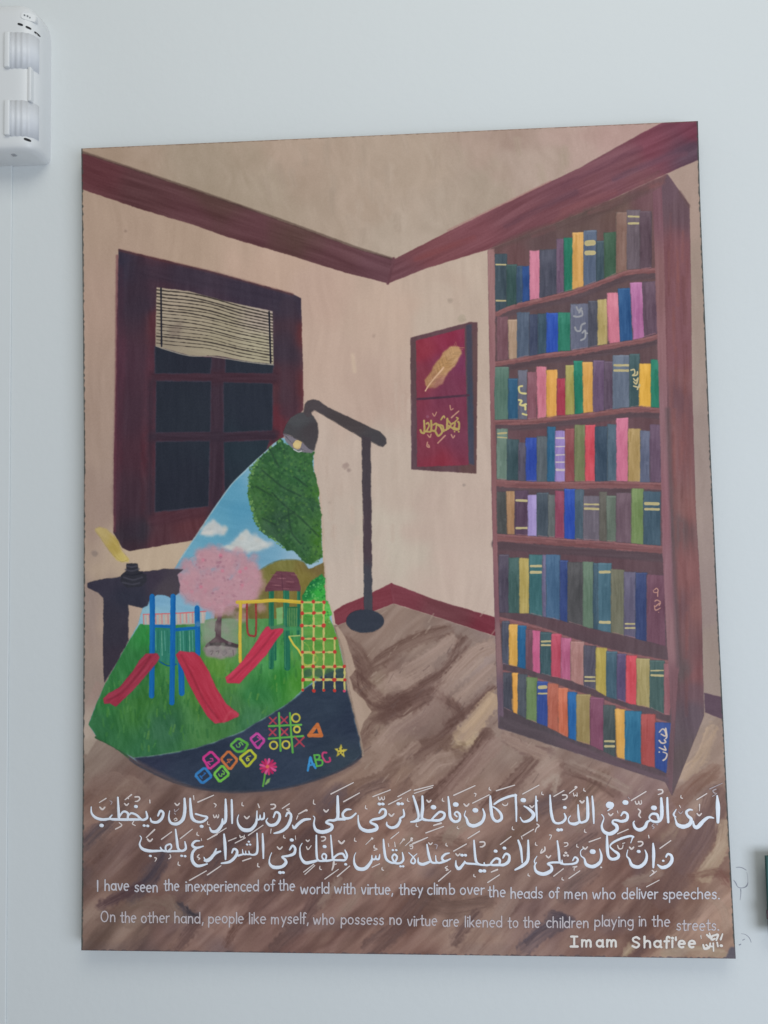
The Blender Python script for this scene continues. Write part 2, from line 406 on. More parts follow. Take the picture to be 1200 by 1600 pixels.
# ---- painted window
WIN = [(185, 389), (330, 424), (457, 459), (470.6, 466), (472, 520), (474, 610), (474, 640), (442, 684), (429, 692), (403, 716), (379.5, 738), (361, 757), (331, 799), (315.5, 824.6), (301, 844.5), (202, 861), (191, 856), (177, 833), (178, 816), (178, 723), (181, 610), (183, 500)]
fill(WIN, [(200, 420, (56, 52, 68)), (215, 480, (60, 50, 64)), (190, 560, (84, 52, 66)), (200, 640, (82, 54, 66)), (225, 700, (88, 50, 60)), (215, 780, (76, 52, 62)), (240, 420, (72, 50, 62)), (300, 430, (64, 52, 66)),
           (400, 455, (60, 52, 68)), (450, 480, (56, 52, 68)), (450, 540, (60, 52, 64)), (469, 520, (92, 50, 54)), (468, 600, (92, 52, 58)), (440, 620, (84, 56, 64)), (425, 660, (98, 52, 62)), (300, 820, (88, 52, 58)),
           (220, 830, (58, 52, 62)), (250, 845, (80, 52, 60)), (238, 500, (84, 50, 58)), (280, 800, (84, 54, 62)), (235, 600, (84, 52, 64))], ang=90, L=50, Wd=6, amp=9, rough=.5)
stroke([(187, 391), (330, 425), (457, 460)], (96, 58, 58), w=4, soft=2, alpha=.5, curve=False)
stroke([(183, 400), (182, 560), (180, 700), (179, 830)], (104, 60, 72), w=4, soft=2, alpha=.6, curve=False)
for p_, c_, w_, a_ in [([(214, 420), (212, 560), (206, 700), (204, 820)], (60, 48, 60), 34, .5), ([(230, 425), (330, 440), (450, 478)], (58, 50, 64), 26, .5), ([(450, 480), (450, 560), (452, 640)], (60, 48, 60), 30, .55),
                    ([(340, 560), (339, 680), (337, 810)], (60, 46, 58), 26, 1), ([(243, 589), (335, 590), (427, 590)], (66, 45, 56), 20, .95), ([(243, 682), (335, 682), (425, 680)], (58, 46, 58), 20, .95), ([(236, 600), (235, 700), (234, 800)], (56, 48, 60), 12, .6),
                    ([(240, 812), (290, 806), (322, 796)], (76, 48, 58), 18, .6), ([(189, 420), (187, 600), (182, 800)], (74, 50, 64), 9, .5)]:
    stroke(p_, c_, w=w_, soft=7, alpha=a_, wob=3, amp=8)
PANES = [[(243, 541), (296, 556), (330, 559), (328, 583), (243, 583)], [(353, 560), (389, 565), (427, 569), (425, 583), (353, 582)],
         [(245, 596), (329, 597), (328, 674), (244, 675)], [(350, 598), (425, 600), (425, 672), (350, 675)],
         [(244, 691), (327, 690), (325, 790), (243, 799)], [(350, 691), (420, 688), (416, 702), (403, 716), (379.5, 738), (361, 757), (352, 768)]]
for p in PANES:
    cx, cy = sum(q[0] for q in p) / len(p), sum(q[1] for q in p) / len(p)
    fill([(cx + (q[0] - cx) * 1.03, cy + (q[1] - cy) * 1.03) for q in p], (62, 60, 74), soft=1.6, rough=.7, amp=5)
    fill(p, [(300, 560, (40, 44, 56)), (300, 650, (42, 48, 59)), (400, 640, (42, 48, 60)), (390, 710, (40, 52, 62)), (300, 760, (41, 45, 57))], soft=1.2, rough=.5, amp=3, ang=90)
BLIND = [(244.6, 449), (295, 455), (350, 470), (426, 486.5), (427.4, 569), (389, 565), (340, 556), (295.6, 555.6), (262, 546), (243, 540.6)]
fill(BLIND, [(260, 460, (166, 154, 136)), (300, 500, (158, 148, 128)), (350, 520, (156, 148, 126)), (410, 550, (168, 162, 138)), (420, 500, (170, 158, 146)), (270, 520, (150, 140, 124))], ang=10, L=40, Wd=4, amp=6, rough=.3)
for k in range(17):
    t = k / 16
    yl, yr = 454 + t * 83, 491 + t * 74
    j = rng.uniform(-1, 1)
    stroke([(245, yl - 1), (262, yl + 1.2 + j), (295, yl + 4.5 + j), (330, yl + 12 - 3 * t + rng.uniform(-1, 1)), (375, (yl * .35 + yr * .65) + 1 + j), (426, yr)], (58, 52, 50), w=rng.choice([1.1, 1.5, 2.1]), soft=.7, alpha=.9, wob=.7)
for (x0, x1) in ((251.5, 252.5), (420.5, 423)):
    stroke([(x0, 450 if x0 < 300 else 487), (x1, 541 if x0 < 300 else 567)], (36, 36, 46), w=2.6, soft=.7, curve=False)
stroke([(244, 541), (262, 547), (296, 556), (330, 557), (389, 566), (427, 570)], (190, 182, 164), w=1.8, soft=.8, alpha=.6)
fill([(262, 515), (285, 500), (283, 522), (268, 527)], (110, 98, 92), soft=5, alpha=.45, amp=2)

# ---- painted picture with a feather
q5 = zoomed(620, 490, 6.153)
PIC = q5((130, 232), (700, 82), (778, 82), (765, 1538), (140, 1500))
fill(PIC, [(645, 560, (90, 70, 74)), (740, 560, (92, 70, 72)), (740, 730, (96, 72, 72)), (645, 700, (92, 72, 80)), (690, 515, (92, 66, 74)), (700, 735, (92, 68, 74))], amp=7, ang=90, rough=.4)
fill(q5((665, 110), (720, 100), (745, 1460), (690, 1440)), [(730, 560, (66, 66, 80)), (732, 640, (60, 66, 82)), (732, 720, (66, 68, 84))], soft=1.5, amp=4, ang=90)
fill(q5((185, 260), (650, 140), (690, 1455), (195, 1475)), [(660, 545, (132, 50, 66)), (700, 530, (130, 48, 72)), (715, 560, (112, 54, 84)), (660, 590, (122, 56, 72)), (700, 600, (112, 56, 78)), (660, 700, (120, 56, 72)), (690, 725, (128, 50, 66)), (720, 680, (112, 58, 78))],
     soft=1.3, amp=6, ang=80, L=20)
stroke(q5((200, 822), (400, 808), (690, 785)), (76, 50, 66), w=3.5, soft=1.2)
FEA = q5((262, 640), (330, 560), (350, 500), (410, 440), (440, 370), (520, 315), (600, 318), (622, 380), (590, 450), (540, 520), (460, 620), (440, 680), (370, 722), (300, 712), (268, 690))
fill(FEA, [(668, 600, (158, 118, 84)), (690, 570, (168, 130, 92)), (710, 548, (176, 140, 104)), (685, 600, (150, 104, 92))], soft=2, rough=1.2, amp=14, ang=-30, L=8, Wd=2)
for k in range(50):
    t = k / 50
    x, y = 667 + t * 50, 604 - t * 62
    s_ = 1 if k % 2 else -1
    stroke([(x, y), (x + s_ * 6 + 3, y + s_ * 5 - 5)], rng.choice([150, 176, 190]) * np.array([1, .8, .56]), w=1, soft=.7, alpha=.55)
stroke(q5((275, 742), (330, 660), (450, 520)), (200, 164, 134), w=2.2, soft=.8)
GOLD, GOLD2 = (168, 148, 92), (182, 140, 118)
for p, w in [([(228, 1120), (240, 1145), (265, 1140), (262, 1030)], 20), ([(265, 1130), (300, 1135), (330, 1125), (330, 1030)], 20), ([(285, 1060), (300, 1050), (310, 1080), (290, 1120)], 16), ([(330, 1120), (370, 1125), (380, 1060), (350, 1070)], 18),
             ([(380, 1060), (420, 1090), (435, 1140), (400, 1175), (375, 1140)], 20), ([(400, 1070), (440, 1080), (450, 1130)], 18), ([(450, 1120), (480, 1110), (485, 1010)], 20), ([(485, 1020), (520, 1070), (490, 1110)], 18), ([(500, 1080), (545, 1100), (560, 1050), (530, 1060)], 18),
             ([(545, 1110), (590, 1115), (600, 1060), (590, 1040)], 20), ([(425, 1020), (450, 985), (460, 1000)], 14), ([(560, 1040), (590, 1010), (575, 1000)], 14), ([(555, 1135)], 16), ([(595, 1135)], 16), ([(560, 1100), (600, 1110)], 14)]:
    stroke(q5(*p), GOLD, w=w / 6.153, soft=.6, amp=10)
for p, w in [([(345, 962), (362, 985), (382, 948)], 12), ([(512, 885), (520, 925), (540, 915)], 12), ([(525, 1000), (595, 938)], 14), ([(395, 1245), (465, 1172)], 14), ([(525, 1165), (540, 1195), (555, 1175)], 14), ([(295, 1165), (318, 1190), (330, 1160)], 12), ([(295, 1235), (290, 1275), (312, 1285), (305, 1262)], 12), ([(295, 990)], 28)]:
    stroke(q5(*p), GOLD2 if w < 28 else (140, 90, 110), w=w / 6.153, soft=.7, alpha=.9 if w < 28 else .6)

# ---- painted bookcase
CASE = [(762, 390), (860, 352), (927, 325), (1042, 272), (1077, 320), (1079, 420), (1081, 600), (1087, 800), (1096, 950), (1099, 1085), (1100, 1118), (1050, 1243), (1040, 1222), (779, 1137), (773, 960), (769, 800), (766, 620)]
fill(CASE, [(800, 400, (100, 74, 76)), (850, 380, (92, 74, 76)), (900, 350, (96, 78, 76)), (960, 320, (100, 80, 76)), (1000, 310, (108, 80, 86)), (900, 500, (88, 72, 76)), (900, 700, (98, 72, 78)), (900, 900, (92, 70, 76)), (900, 1100, (86, 70, 76)),
            (860, 1140, (80, 72, 78)), (960, 1190, (88, 74, 80))], amp=7, ang=90, rough=.3)
fill([(1043, 272), (1077, 320), (1079, 420), (1081, 600), (1087, 800), (1096, 950), (1099, 1085), (1100, 1118), (1050, 1243), (1040, 1222), (1048, 1120), (1044, 950), (1042, 800), (1040, 600), (1038, 430), (1025, 310)],
     [(1045, 300, (96, 76, 86)), (1065, 325, (94, 74, 82)), (1050, 400, (116, 80, 86)), (1065, 450, (118, 82, 88)), (1060, 550, (118, 82, 88)), (1050, 620, (106, 78, 84)), (1075, 600, (124, 90, 92)), (1060, 700, (118, 84, 86)),
      (1080, 800, (126, 90, 88)), (1055, 820, (98, 80, 82)), (1075, 900, (122, 84, 84)), (1088, 950, (128, 92, 90)), (1062, 950, (106, 78, 82)), (1085, 1050, (118, 80, 82)), (1062, 1050, (96, 82, 84)), (1085, 1085, (104, 80, 86)),
      (1085, 1120, (92, 78, 86)), (1070, 1180, (92, 80, 82)), (1052, 1220, (96, 82, 86)), (1060, 1140, (92, 80, 86))], ang=88, L=60, Wd=5, amp=10, rough=.4, warp=14)
for k in range(60):
    y = rng.uniform(330, 1060)
    x = float(np.interp(y, [330, 600, 900, 1060], [1052, 1056, 1066, 1072])) + rng.uniform(-10, 22)
    stroke([(x, y), (x + rng.uniform(-1, 3), y + rng.uniform(25, 80))], [(132, 88, 84), (108, 72, 72), (124, 82, 82)][k % 3], w=rng.uniform(2, 6), soft=2, alpha=.4, wob=1.5, bristle=.7) if x < 1074 + (y - 400) * .02 else None
# shelf lines: (x, y) along the front lip
LIPS = [([(777, 487), (797, 477), (843, 466), (900, 452), (948, 434), (980, 422), (1024, 419)], 8),
        ([(773, 565), (812, 559), (857, 551), (900, 547), (948, 538), (1000, 529), (1030, 521)], 8),
        ([(773, 656), (833, 655), (870, 650), (928, 644), (970, 638), (1000, 635), (1031, 638)], 8),
        ([(776, 749), (822, 752), (880, 753), (948, 752), (1032, 754)], 11),
        ([(777, 834), (838, 838), (888, 842), (948, 846), (1035, 853)], 12),
        ([(782, 964), (843, 979), (893, 997), (948, 1013), (960, 1016), (1042, 1032)], 10),
        ([(786, 1047), (813, 1053), (857, 1065), (900, 1080), (948, 1095), (1000, 1114), (1048, 1130)], 8)]
for l, th in LIPS:
    stroke([(x, y + th * 1.35) for x, y in l], (84, 70, 76), w=th * 1.5, soft=2.5, alpha=.85, curve=False)
    stroke([(x, y + th / 2) for x, y in l], (118, 82, 84), w=th, soft=1.4, curve=True, amp=12, wob=1.6)
    stroke([(x, y + 1.6) for x, y in l], (142, 102, 104), w=2.8, soft=1.2, alpha=.85, curve=True, bristle=.5, wob=1.6, amp=12)
    for k in range(16):
        x = rng.uniform(l[0][0], l[-1][0] - 24)
        y = float(np.interp(x, [p[0] for p in l], [p[1] for p in l]))
        y2 = float(np.interp(x + 20, [p[0] for p in l], [p[1] for p in l]))
        o = rng.uniform(0, th)
        stroke([(x, y + o), (x + rng.uniform(10, 22), y2 + o)], [(150, 104, 104), (104, 72, 76), (128, 88, 84)][k % 3], w=rng.uniform(1.4, 3), soft=1.3, alpha=.5, wob=1, bristle=.5)


def lip(i, x):
    l = LIPS[i][0]
    return float(np.interp(x, [p[0] for p in l], [p[1] for p in l]))


BOT8 = [(786, 1106), (810, 1116), (822, 1123), (850, 1133), (870, 1143), (885, 1151), (900, 1157), (920, 1163), (960, 1182), (1000, 1193), (1024, 1200), (1048, 1211)]
BOT6 = [(780, 957), (825, 958), (875, 969), (927, 982), (993, 997), (1040, 1010)]
BOT7 = [(785, 1037), (810, 1042), (857, 1056), (888, 1062), (910, 1071), (930, 1078), (948, 1088), (980, 1098), (1015, 1106), (1040, 1117)]


def bottom(row, x):
    if row == 8:
        return float(np.interp(x, [p[0] for p in BOT8], [p[1] for p in BOT8]))
    if row == 6:
        return float(np.interp(x, [p[0] for p in BOT6], [p[1] for p in BOT6]))
    if row == 7:
        return float(np.interp(x, [p[0] for p in BOT7], [p[1] for p in BOT7]))
    return lip(row - 1, x) - .5


def zr(oy_t, rows, ox, s=6.0):
    out = []
    for r in rows:
        x0, x1, t, c = r[:4]
        bands = r[4] if len(r) > 4 else []
        sh = r[5] if len(r) > 5 else 0
        out.append((ox + x0 / s, ox + x1 / s, oy_t + t / s, c, [(oy_t + b / s, hh / s) for b, hh in bands], sh / s))
    return out


SHELF = {
    1: zr(280, [(141, 250, 700, (62, 76, 86), [(800, 18), (1140, 20)]), (250, 345, 800, (56, 80, 80)), (345, 400, 815, (56, 76, 98)), (400, 465, 815, (44, 74, 126)), (465, 560, 670, (190, 120, 142), [], 6), (562, 720, 660, (74, 76, 90)),
                (720, 785, 560, (102, 82, 102)), (785, 867, 550, (38, 110, 90), [], 8), (868, 972, 500, (194, 150, 88)), (972, 1090, 480, (86, 98, 118), [(600, 62), (690, 52)]), (1092, 1165, 580, (64, 80, 90))], 750)
    + zr(280, [(265, 378, 500, (62, 88, 72)), (378, 480, 310, (122, 98, 90)), (480, 600, 290, (102, 92, 100), [(352, 20), (412, 24)]), (600, 705, 300, (88, 72, 82))], 900),
    2: zr(450, [(160, 262, 270, (112, 82, 90)), (265, 350, 298, (162, 138, 118), [], 10), (350, 462, 230, (80, 92, 110)), (462, 545, 250, (64, 72, 94)), (545, 625, 240, (58, 78, 92)), (625, 735, 235, (46, 78, 160)), (735, 848, 230, (50, 116, 98)),
                (850, 1018, 150, (96, 100, 118)), (1018, 1108, 120, (76, 78, 90))], 750)
    + zr(450, [(205, 290, 108, (166, 150, 102)), (290, 395, 48, (190, 116, 134), [], 22), (395, 505, 5, (46, 82, 124), [], 20), (508, 620, -50, (166, 108, 150), [], 30), (622, 750, -60, (94, 76, 90), [], 20)], 900),
    3: zr(450, [(132, 266, 740, (86, 112, 102)), (266, 356, 850, (46, 84, 112)), (358, 442, 770, (98, 100, 114)), (444, 528, 790, (124, 84, 94)), (530, 622, 740, (190, 116, 132), [], 12), (624, 722, 770, (204, 152, 80)), (722, 806, 850, (152, 58, 76)),
                (804, 884, 725, (152, 146, 86)), (880, 960, 685, (40, 116, 96), [], 14), (962, 1062, 695, (200, 152, 84), [], 8)], 750)
    + zr(450, [(160, 267, 680, (100, 82, 106)), (267, 346, 690, (88, 74, 90)), (346, 502, 630, (96, 106, 122), [(728, 26), (774, 26)]), (502, 594, 620, (64, 86, 90)), (594, 706, 710, (210, 164, 74)), (705, 778, 670, (44, 116, 96))], 900),
    4: zr(620, [(158, 256, 300, (102, 122, 112), [(342, 20), (382, 14)]), (256, 362, 400, (62, 82, 88)), (362, 430, 430, (84, 80, 94)), (430, 535, 385, (50, 74, 152)), (535, 632, 370, (86, 94, 100)), (632, 707, 280, (46, 90, 120)),
                (705, 800, 320, (140, 122, 176), [(385, 20), (465, 12), (545, 16), (612, 14), (685, 26)]), (800, 888, 300, (130, 76, 80)), (888, 987, 265, (106, 114, 82)), (987, 1078, 265, (190, 78, 90))], 750)
    + zr(620, [(180, 296, 280, (58, 74, 90)), (296, 381, 260, (78, 96, 110)), (381, 488, 200, (186, 108, 132)), (490, 608, 300, (160, 136, 92)), (606, 694, 320, (94, 100, 120)), (694, 795, 260, (98, 80, 98))], 900),
    5: zr(620, [(155, 246, 890, (76, 78, 78)), (246, 328, 885, (156, 122, 92), [], 14), (328, 452, 880, (84, 66, 84), [(972, 26), (1228, 26)]), (450, 534, 920, (152, 138, 186)), (534, 642, 900, (70, 80, 90)), (642, 706, 920, (94, 100, 100)),
                (706, 792, 885, (130, 68, 88)), (792, 894, 865, (46, 76, 158)), (894, 970, 870, (74, 90, 102)), (970, 1122, 930, (102, 96, 106), [(1010, 18), (1050, 26)]), (1122, 1188, 890, (94, 92, 86))], 750)
    + zr(620, [(288, 378, 930, (94, 106, 96)), (378, 522, 900, (102, 84, 94)), (520, 634, 860, (110, 130, 86)), (634, 788, 890, (64, 84, 98), [(1004, 34), (1054, 28)])], 900),
    6: zr(800, [(178, 270, 400, (80, 74, 88)), (270, 371, 430, (66, 92, 90)), (371, 461, 435, (166, 150, 90)), (463, 586, 400, (62, 102, 106), [(510, 28), (568, 32)]), (586, 622, 400, (104, 100, 126)), (622, 750, 400, (70, 98, 126)), (750, 824, 455, (54, 70, 116)),
                (824, 966, 470, (78, 78, 80)), (966, 1062, 470, (96, 116, 100))], 750)
    + zr(800, [(164, 208, 480, (62, 84, 98)), (208, 330, 480, (72, 102, 116), [(565, 32), (1035, 32)]), (330, 452, 540, (106, 106, 90)), (452, 560, 560, (96, 92, 112), [(1050, 18), (1090, 18)]), (560, 665, 570, (56, 68, 106)), (665, 835, 590, (106, 74, 88))], 900),
    7: zr(960, [(208, 274, 65, (74, 78, 92)), (274, 356, 95, (198, 154, 78)), (356, 432, 105, (38, 90, 130)), (432, 496, 140, (106, 76, 86)), (496, 563, 150, (180, 92, 126)), (566, 670, 170, (62, 86, 92), [(252, 22), (290, 22)]), (670, 762, 185, (170, 74, 92)),
                (762, 852, 220, (170, 96, 126)), (852, 976, 255, (158, 118, 114))], 750)
    + zr(960, [(62, 156, 245, (82, 80, 92), [(490, 16), (520, 16)]), (156, 238, 262, (166, 150, 80)), (238, 320, 290, (66, 90, 104)), (320, 392, 310, (86, 76, 106)), (392, 474, 320, (190, 76, 86)), (474, 578, 345, (152, 140, 96)),
               (578, 690, 360, (70, 92, 90), [(440, 14), (476, 22)]), (690, 735, 385, (136, 92, 98))], 900, 5.0),
    8: zr(960, [(215, 300, 545, (70, 72, 82)), (302, 354, 550, (208, 152, 76), [], 14), (356, 440, 560, (76, 82, 90)), (438, 536, 590, (100, 122, 82)), (536, 637, 630, (56, 76, 136), [(684, 40), (742, 20)]), (637, 736, 650, (166, 98, 82)), (736, 822, 690, (182, 102, 78)),
                (822, 905, 730, (42, 96, 152), [], 10), (905, 1032, 750, (142, 126, 86))], 750)
    + zr(960, [(112, 216, 650, (120, 76, 96)), (216, 306, 710, (70, 80, 82), [(990, 20), (1032, 22)]), (306, 386, 740, (202, 156, 84), [], 16), (384, 510, 755, (46, 102, 132)), (510, 620, 780, (156, 78, 76)), (620, 740, 845, (54, 76, 134))], 900, 5.0)}
BOOKQ = []
for row, bl in SHELF.items():
    for (x0, x1, t, c, bands, sh) in bl:
        b0, b1 = bottom(row, x0 + sh), bottom(row, x1 + sh)
        slope = (b1 - b0) * .35
        quad = [(x0, t - slope * .3), (x1, t + slope * .3), (x1 + sh, b1), (x0 + sh, b0)]
        BOOKQ.append((row, quad, c, bands))
        xm = (x0 + x1) / 2
        fill([(x0 - .6, t), (x1 + .8, t), (x1 + .8 + sh, b1), (x0 - .6 + sh, b0)], [v * .55 + 30 for v in c], soft=1.2, rough=.5, amp=4, ang=90)
        lum = sum(c) / 3
        hi = [min(255, v + 9) for v in c]
        lo = [v - 9 for v in c]
        fill(quad, [(x0 + .2 * (x1 - x0), t + 10, hi), (x1, (t + b0) / 2, lo), (xm, b0 - 8, c), (x0, (t + b0) / 2, c), (xm, t + 30, c)], soft=.9, rough=.85, ang=90, L=22, Wd=2.6, amp=13 if lum > 120 else 9, warp=12)
        for k in range(4):
            xx = x0 + (k + rng.uniform(.2, .8)) / 4 * (x1 - x0)
            ya, yb = sorted((rng.uniform(t + 2, b0 - 3), rng.uniform(t + 2, b0 - 3)))
            d = rng.uniform(-15, 15)
            stroke([(xx, ya), (xx + sh * .5 + rng.uniform(-.6, .6), yb)], [v + d for v in c], w=rng.uniform(1.5, 4), soft=1.4, alpha=.5, wob=1)
        if rng.rand() < .5:
            stroke([(x0 + 2, b0 - .5), (x1 - 1, b1 - .5)], (166, 120, 122), w=1.3, soft=.9, alpha=.45, wob=1)
        if rng.rand() < .35:
            stroke([(x0 + 1, t + 1), (x1 - 1, t + 1)], [min(230, v + 34) for v in c], w=1.6, soft=.9, alpha=.5, wob=1)
        for by, bh in bands:
            bc = (176, 166, 124) if lum < 125 else (186, 176, 178)
            if by > t:
                f = (by - t) / (b0 - t)
                stroke([(x0 + sh * f + bh / 2 + .3, by + rng.uniform(-.6, .6)), (x1 + sh * f - bh / 2, by + rng.uniform(-.6, .6))], bc, w=bh * .85, soft=.6, amp=8, wob=.6)
for k in range(26):
    x = rng.uniform(775, 1020)
    y = float(np.interp(x, [762, 860, 927, 1042], [390, 352, 325, 272])) + rng.uniform(-6, 10)
    stroke([(x, y), (x + rng.uniform(14, 34), y - rng.uniform(6, 14))], [(98, 72, 74), (110, 76, 80), (88, 74, 72), (124, 84, 86)][k % 4], w=rng.uniform(4, 9), soft=3, alpha=.5, wob=2, bristle=.6)
# upright in front
for pts, cc in [([(762, 390), (773, 388), (774, 560), (772, 620), (775, 700), (776, 800), (780, 960), (786, 1050), (787, 1140), (779, 1137), (773, 960), (769, 800), (766, 620)], [(767, 420, (142, 108, 108)), (770, 560, (136, 98, 102)), (770, 700, (124, 88, 90)), (773, 830, (132, 94, 98)), (777, 940, (118, 84, 92)), (782, 1010, (132, 104, 106)), (782, 1100, (100, 84, 98))]),
                ([(1020, 300), (1034, 290), (1037, 380), (1040, 500), (1042, 600), (1044, 700), (1050, 850), (1056, 950), (1061, 1040), (1056, 1110), (1050, 1243), (1040, 1222), (1049, 1120), (1042, 1000), (1035, 860), (1032, 700), (1029, 600), (1024, 440)],
                 [(1028, 320, (116, 84, 94)), (1030, 440, (128, 96, 98)), (1036, 540, (138, 104, 108)), (1038, 650, (136, 104, 110)), (1042, 800, (134, 96, 104)), (1044, 900, (134, 100, 108)), (1050, 1000, (138, 106, 110)), (1054, 1080, (116, 86, 92)), (1052, 1180, (102, 80, 86))])]:
    fill(pts, cc, soft=1.2, rough=.4, ang=89, L=50, Wd=3, amp=8, warp=6)
stroke([(1043, 640), (1048, 760), (1054, 900), (1060, 1040)], (92, 78, 82), w=7, soft=4, alpha=.7)
stroke([(1062, 300), (1076, 322)], (98, 78, 80), w=5, soft=2, alpha=.6)
stroke([(777, 388), (800, 376), (850, 357), (900, 348), (960, 322), (1010, 296)], (88, 70, 70), w=12, soft=4, alpha=.55)
fill([(780, 1118), (860, 1146), (960, 1188), (1045, 1216), (1046, 1228), (1040, 1222), (779, 1137)], [(820, 1140, (84, 74, 80)), (940, 1190, (94, 78, 86)), (1020, 1214, (96, 80, 88))], soft=1.6, rough=.7, amp=5, ang=20)
fill([(1100, 1082), (1129, 1090), (1130, 1124), (1101, 1113)], (88, 70, 82), soft=1, amp=4)
# lettering on the book spines
YEL = (196, 182, 120)
bk = zoomed(750, 450, 6)
for p in [[(905, 180), (925, 215), (950, 190), (930, 230)], [(880, 265), (920, 270), (960, 255), (955, 215)], [(890, 370), (905, 400), (940, 400), (950, 350), (985, 330)], [(945, 490), (985, 465), (985, 400), (960, 420)], [(1003, 425)]]:
    stroke(bk(*p), (150, 152, 156), w=2.8, soft=.8, alpha=.9)
for p in [[(395, 920), (365, 930), (375, 980), (430, 990)], [(365, 1050), (390, 1060), (375, 1095), (420, 1105), (425, 1140)], [(400, 1100), (430, 1090)], [(400, 1180), (435, 1190)]]:
    stroke(bk(*p), (198, 190, 130), w=3, soft=.7)
bk = zoomed(900, 450, 6)
for p in [[(515, 770), (545, 765), (550, 800), (530, 820), (570, 815), (575, 785)], [(540, 850), (560, 870), (580, 845), (565, 900), (540, 880)], [(540, 920), (590, 930), (595, 905), (575, 950)]]:
    stroke(bk(*p), (188, 176, 134), w=2.2, soft=.7)
bk = zoomed(900, 800, 6)
for p in [[(735, 730), (755, 715), (770, 735), (760, 755), (730, 752), (725, 735)], [(765, 755), (765, 790)], [(740, 835), (760, 825), (790, 840)], [(745, 885), (790, 850), (780, 875)], [(735, 880), (745, 920), (790, 900)], [(775, 940)]]:
    stroke(bk(*p), (176, 134, 122), w=1.6, soft=.6)
bk = zoomed(900, 960, 5)
for p in [[(650, 920), (675, 895), (695, 910), (700, 950), (665, 935)], [(700, 890), (710, 950), (700, 970)], [(650, 985), (670, 1005), (700, 1000), (690, 980)], [(690, 1030), (700, 1060), (650, 1040)], [(680, 1075), (710, 1090), (700, 1125), (680, 1140)], [(650, 1075)]]:
    stroke(bk(*p), (200, 186, 172), w=2.2, soft=.6)

# ---- light cone with the playground
CONE = [(442, 684), (429, 692), (403, 716), (379.5, 738), (361, 757), (331, 799), (315.5, 824.6), (301, 844.5), (290, 861), (271.6, 890), (223, 950), (215, 977), (202, 1000), (180, 1040), (164.4, 1069), (150, 1102), (138.4, 1132), (152.5, 1153), (181, 1169), (202, 1184), (224, 1199), (272, 1221),
        (315, 1232), (358, 1237), (390, 1236), (436, 1232), (480, 1222), (520, 1208), (552, 1192), (565, 1178), (561, 1152), (550, 1106), (542, 1078), (538, 1044), (533, 1016), (528, 1000), (520, 977), (517, 953), (508, 937), (507.5, 910), (505, 880), (503, 843), (501.7, 810), (497.6, 772), (491, 740), (490, 706)]
fill(CONE, [(410, 730, (120, 168, 190)), (360, 780, (92, 152, 180)), (330, 820, (96, 156, 182)), (300, 860, (104, 160, 184)), (400, 870, (112, 160, 186)), (370, 800, (88, 150, 180)), (400, 900, (124, 170, 194)), (470, 890, (150, 180, 200)), (250, 940, (120, 168, 198)), (240, 955, (140, 184, 200))],
     ang=10, L=40, Wd=6, amp=5, rough=.3)
stroke([(440, 686), (403, 717), (380, 739), (361, 758), (331, 800), (301, 845), (280, 876)], (160, 188, 196), w=2, soft=1, alpha=.7)
for pts, c in [([(312, 835), (320, 822), (332, 813), (345, 822), (352, 826), (350, 834), (330, 835)], (188, 192, 192)), ([(348, 856), (366, 845), (376, 832), (386, 827), (392, 836), (404, 840), (412, 846), (425, 850), (420, 856), (400, 860), (378, 863)], (190, 196, 194))]:
    fill([(x, y + 1) for x, y in pts], (160, 184, 194), soft=6, rough=2.5, amp=6, L=10, Wd=5, alpha=.8)
    fill(pts, c, soft=3.4, rough=2.2, amp=10, L=10, Wd=5, alpha=.9)
    for k in range(16):
        i_ = rng.randint(len(pts))
        a_, b_ = pts[i_], pts[rng.randint(len(pts))]
        t_ = rng.uniform(0, .6)
        dab(a_[0] + (b_[0] - a_[0]) * t_, a_[1] + (b_[1] - a_[1]) * t_, rng.uniform(2, 4.5), [(204, 206, 202), (176, 190, 194), (190, 190, 184)][k % 3], alpha=.4, soft=3)
    stroke([(pts[0][0] + 6, pts[0][1] - 2), (pts[-1][0], pts[-1][1] - 3)], (204, 204, 198), w=5, soft=2, alpha=.5)
stroke([(150, 1152), (181, 1168), (202, 1184)], (60, 92, 66), w=4, soft=1)
stroke([(204, 1186), (224, 1199), (272, 1221), (315, 1232), (358, 1237), (390, 1236), (436, 1232), (480, 1222), (520, 1208), (552, 1192), (566, 1178)], (56, 62, 76), w=5, soft=1.2)
stroke([(567, 1180), (562, 1152), (551, 1106), (543, 1078), (540, 1044), (534, 1014), (529, 1000)], (150, 132, 118), w=4, soft=1.2)
stroke([(522, 975), (518.5, 953), (510, 937), (509, 910), (506.5, 880), (505, 843), (503.5, 810), (499.5, 772), (493, 740), (492, 708)], (186, 168, 154), w=3.6, soft=1)
# hills
HILL = [(392, 910), (404, 893), (418, 883), (440, 875), (463, 875), (475, 879), (481.7, 889), (493, 885), (506, 879), (510, 968), (335, 968), (337, 950), (370, 945)]
fill(HILL, [(440, 885, (118, 116, 66)), (480, 905, (124, 114, 62)), (400, 940, (112, 106, 62)), (350, 957, (92, 90, 52)), (460, 940, (120, 108, 56)), (500, 890, (112, 98, 62))], ang=80, L=12, Wd=4, amp=9, rough=.6)
stroke([(394, 900), (418, 883), (440, 875), (463, 875), (475, 879), (481, 889)], (92, 92, 54), w=2, soft=1, alpha=.5)
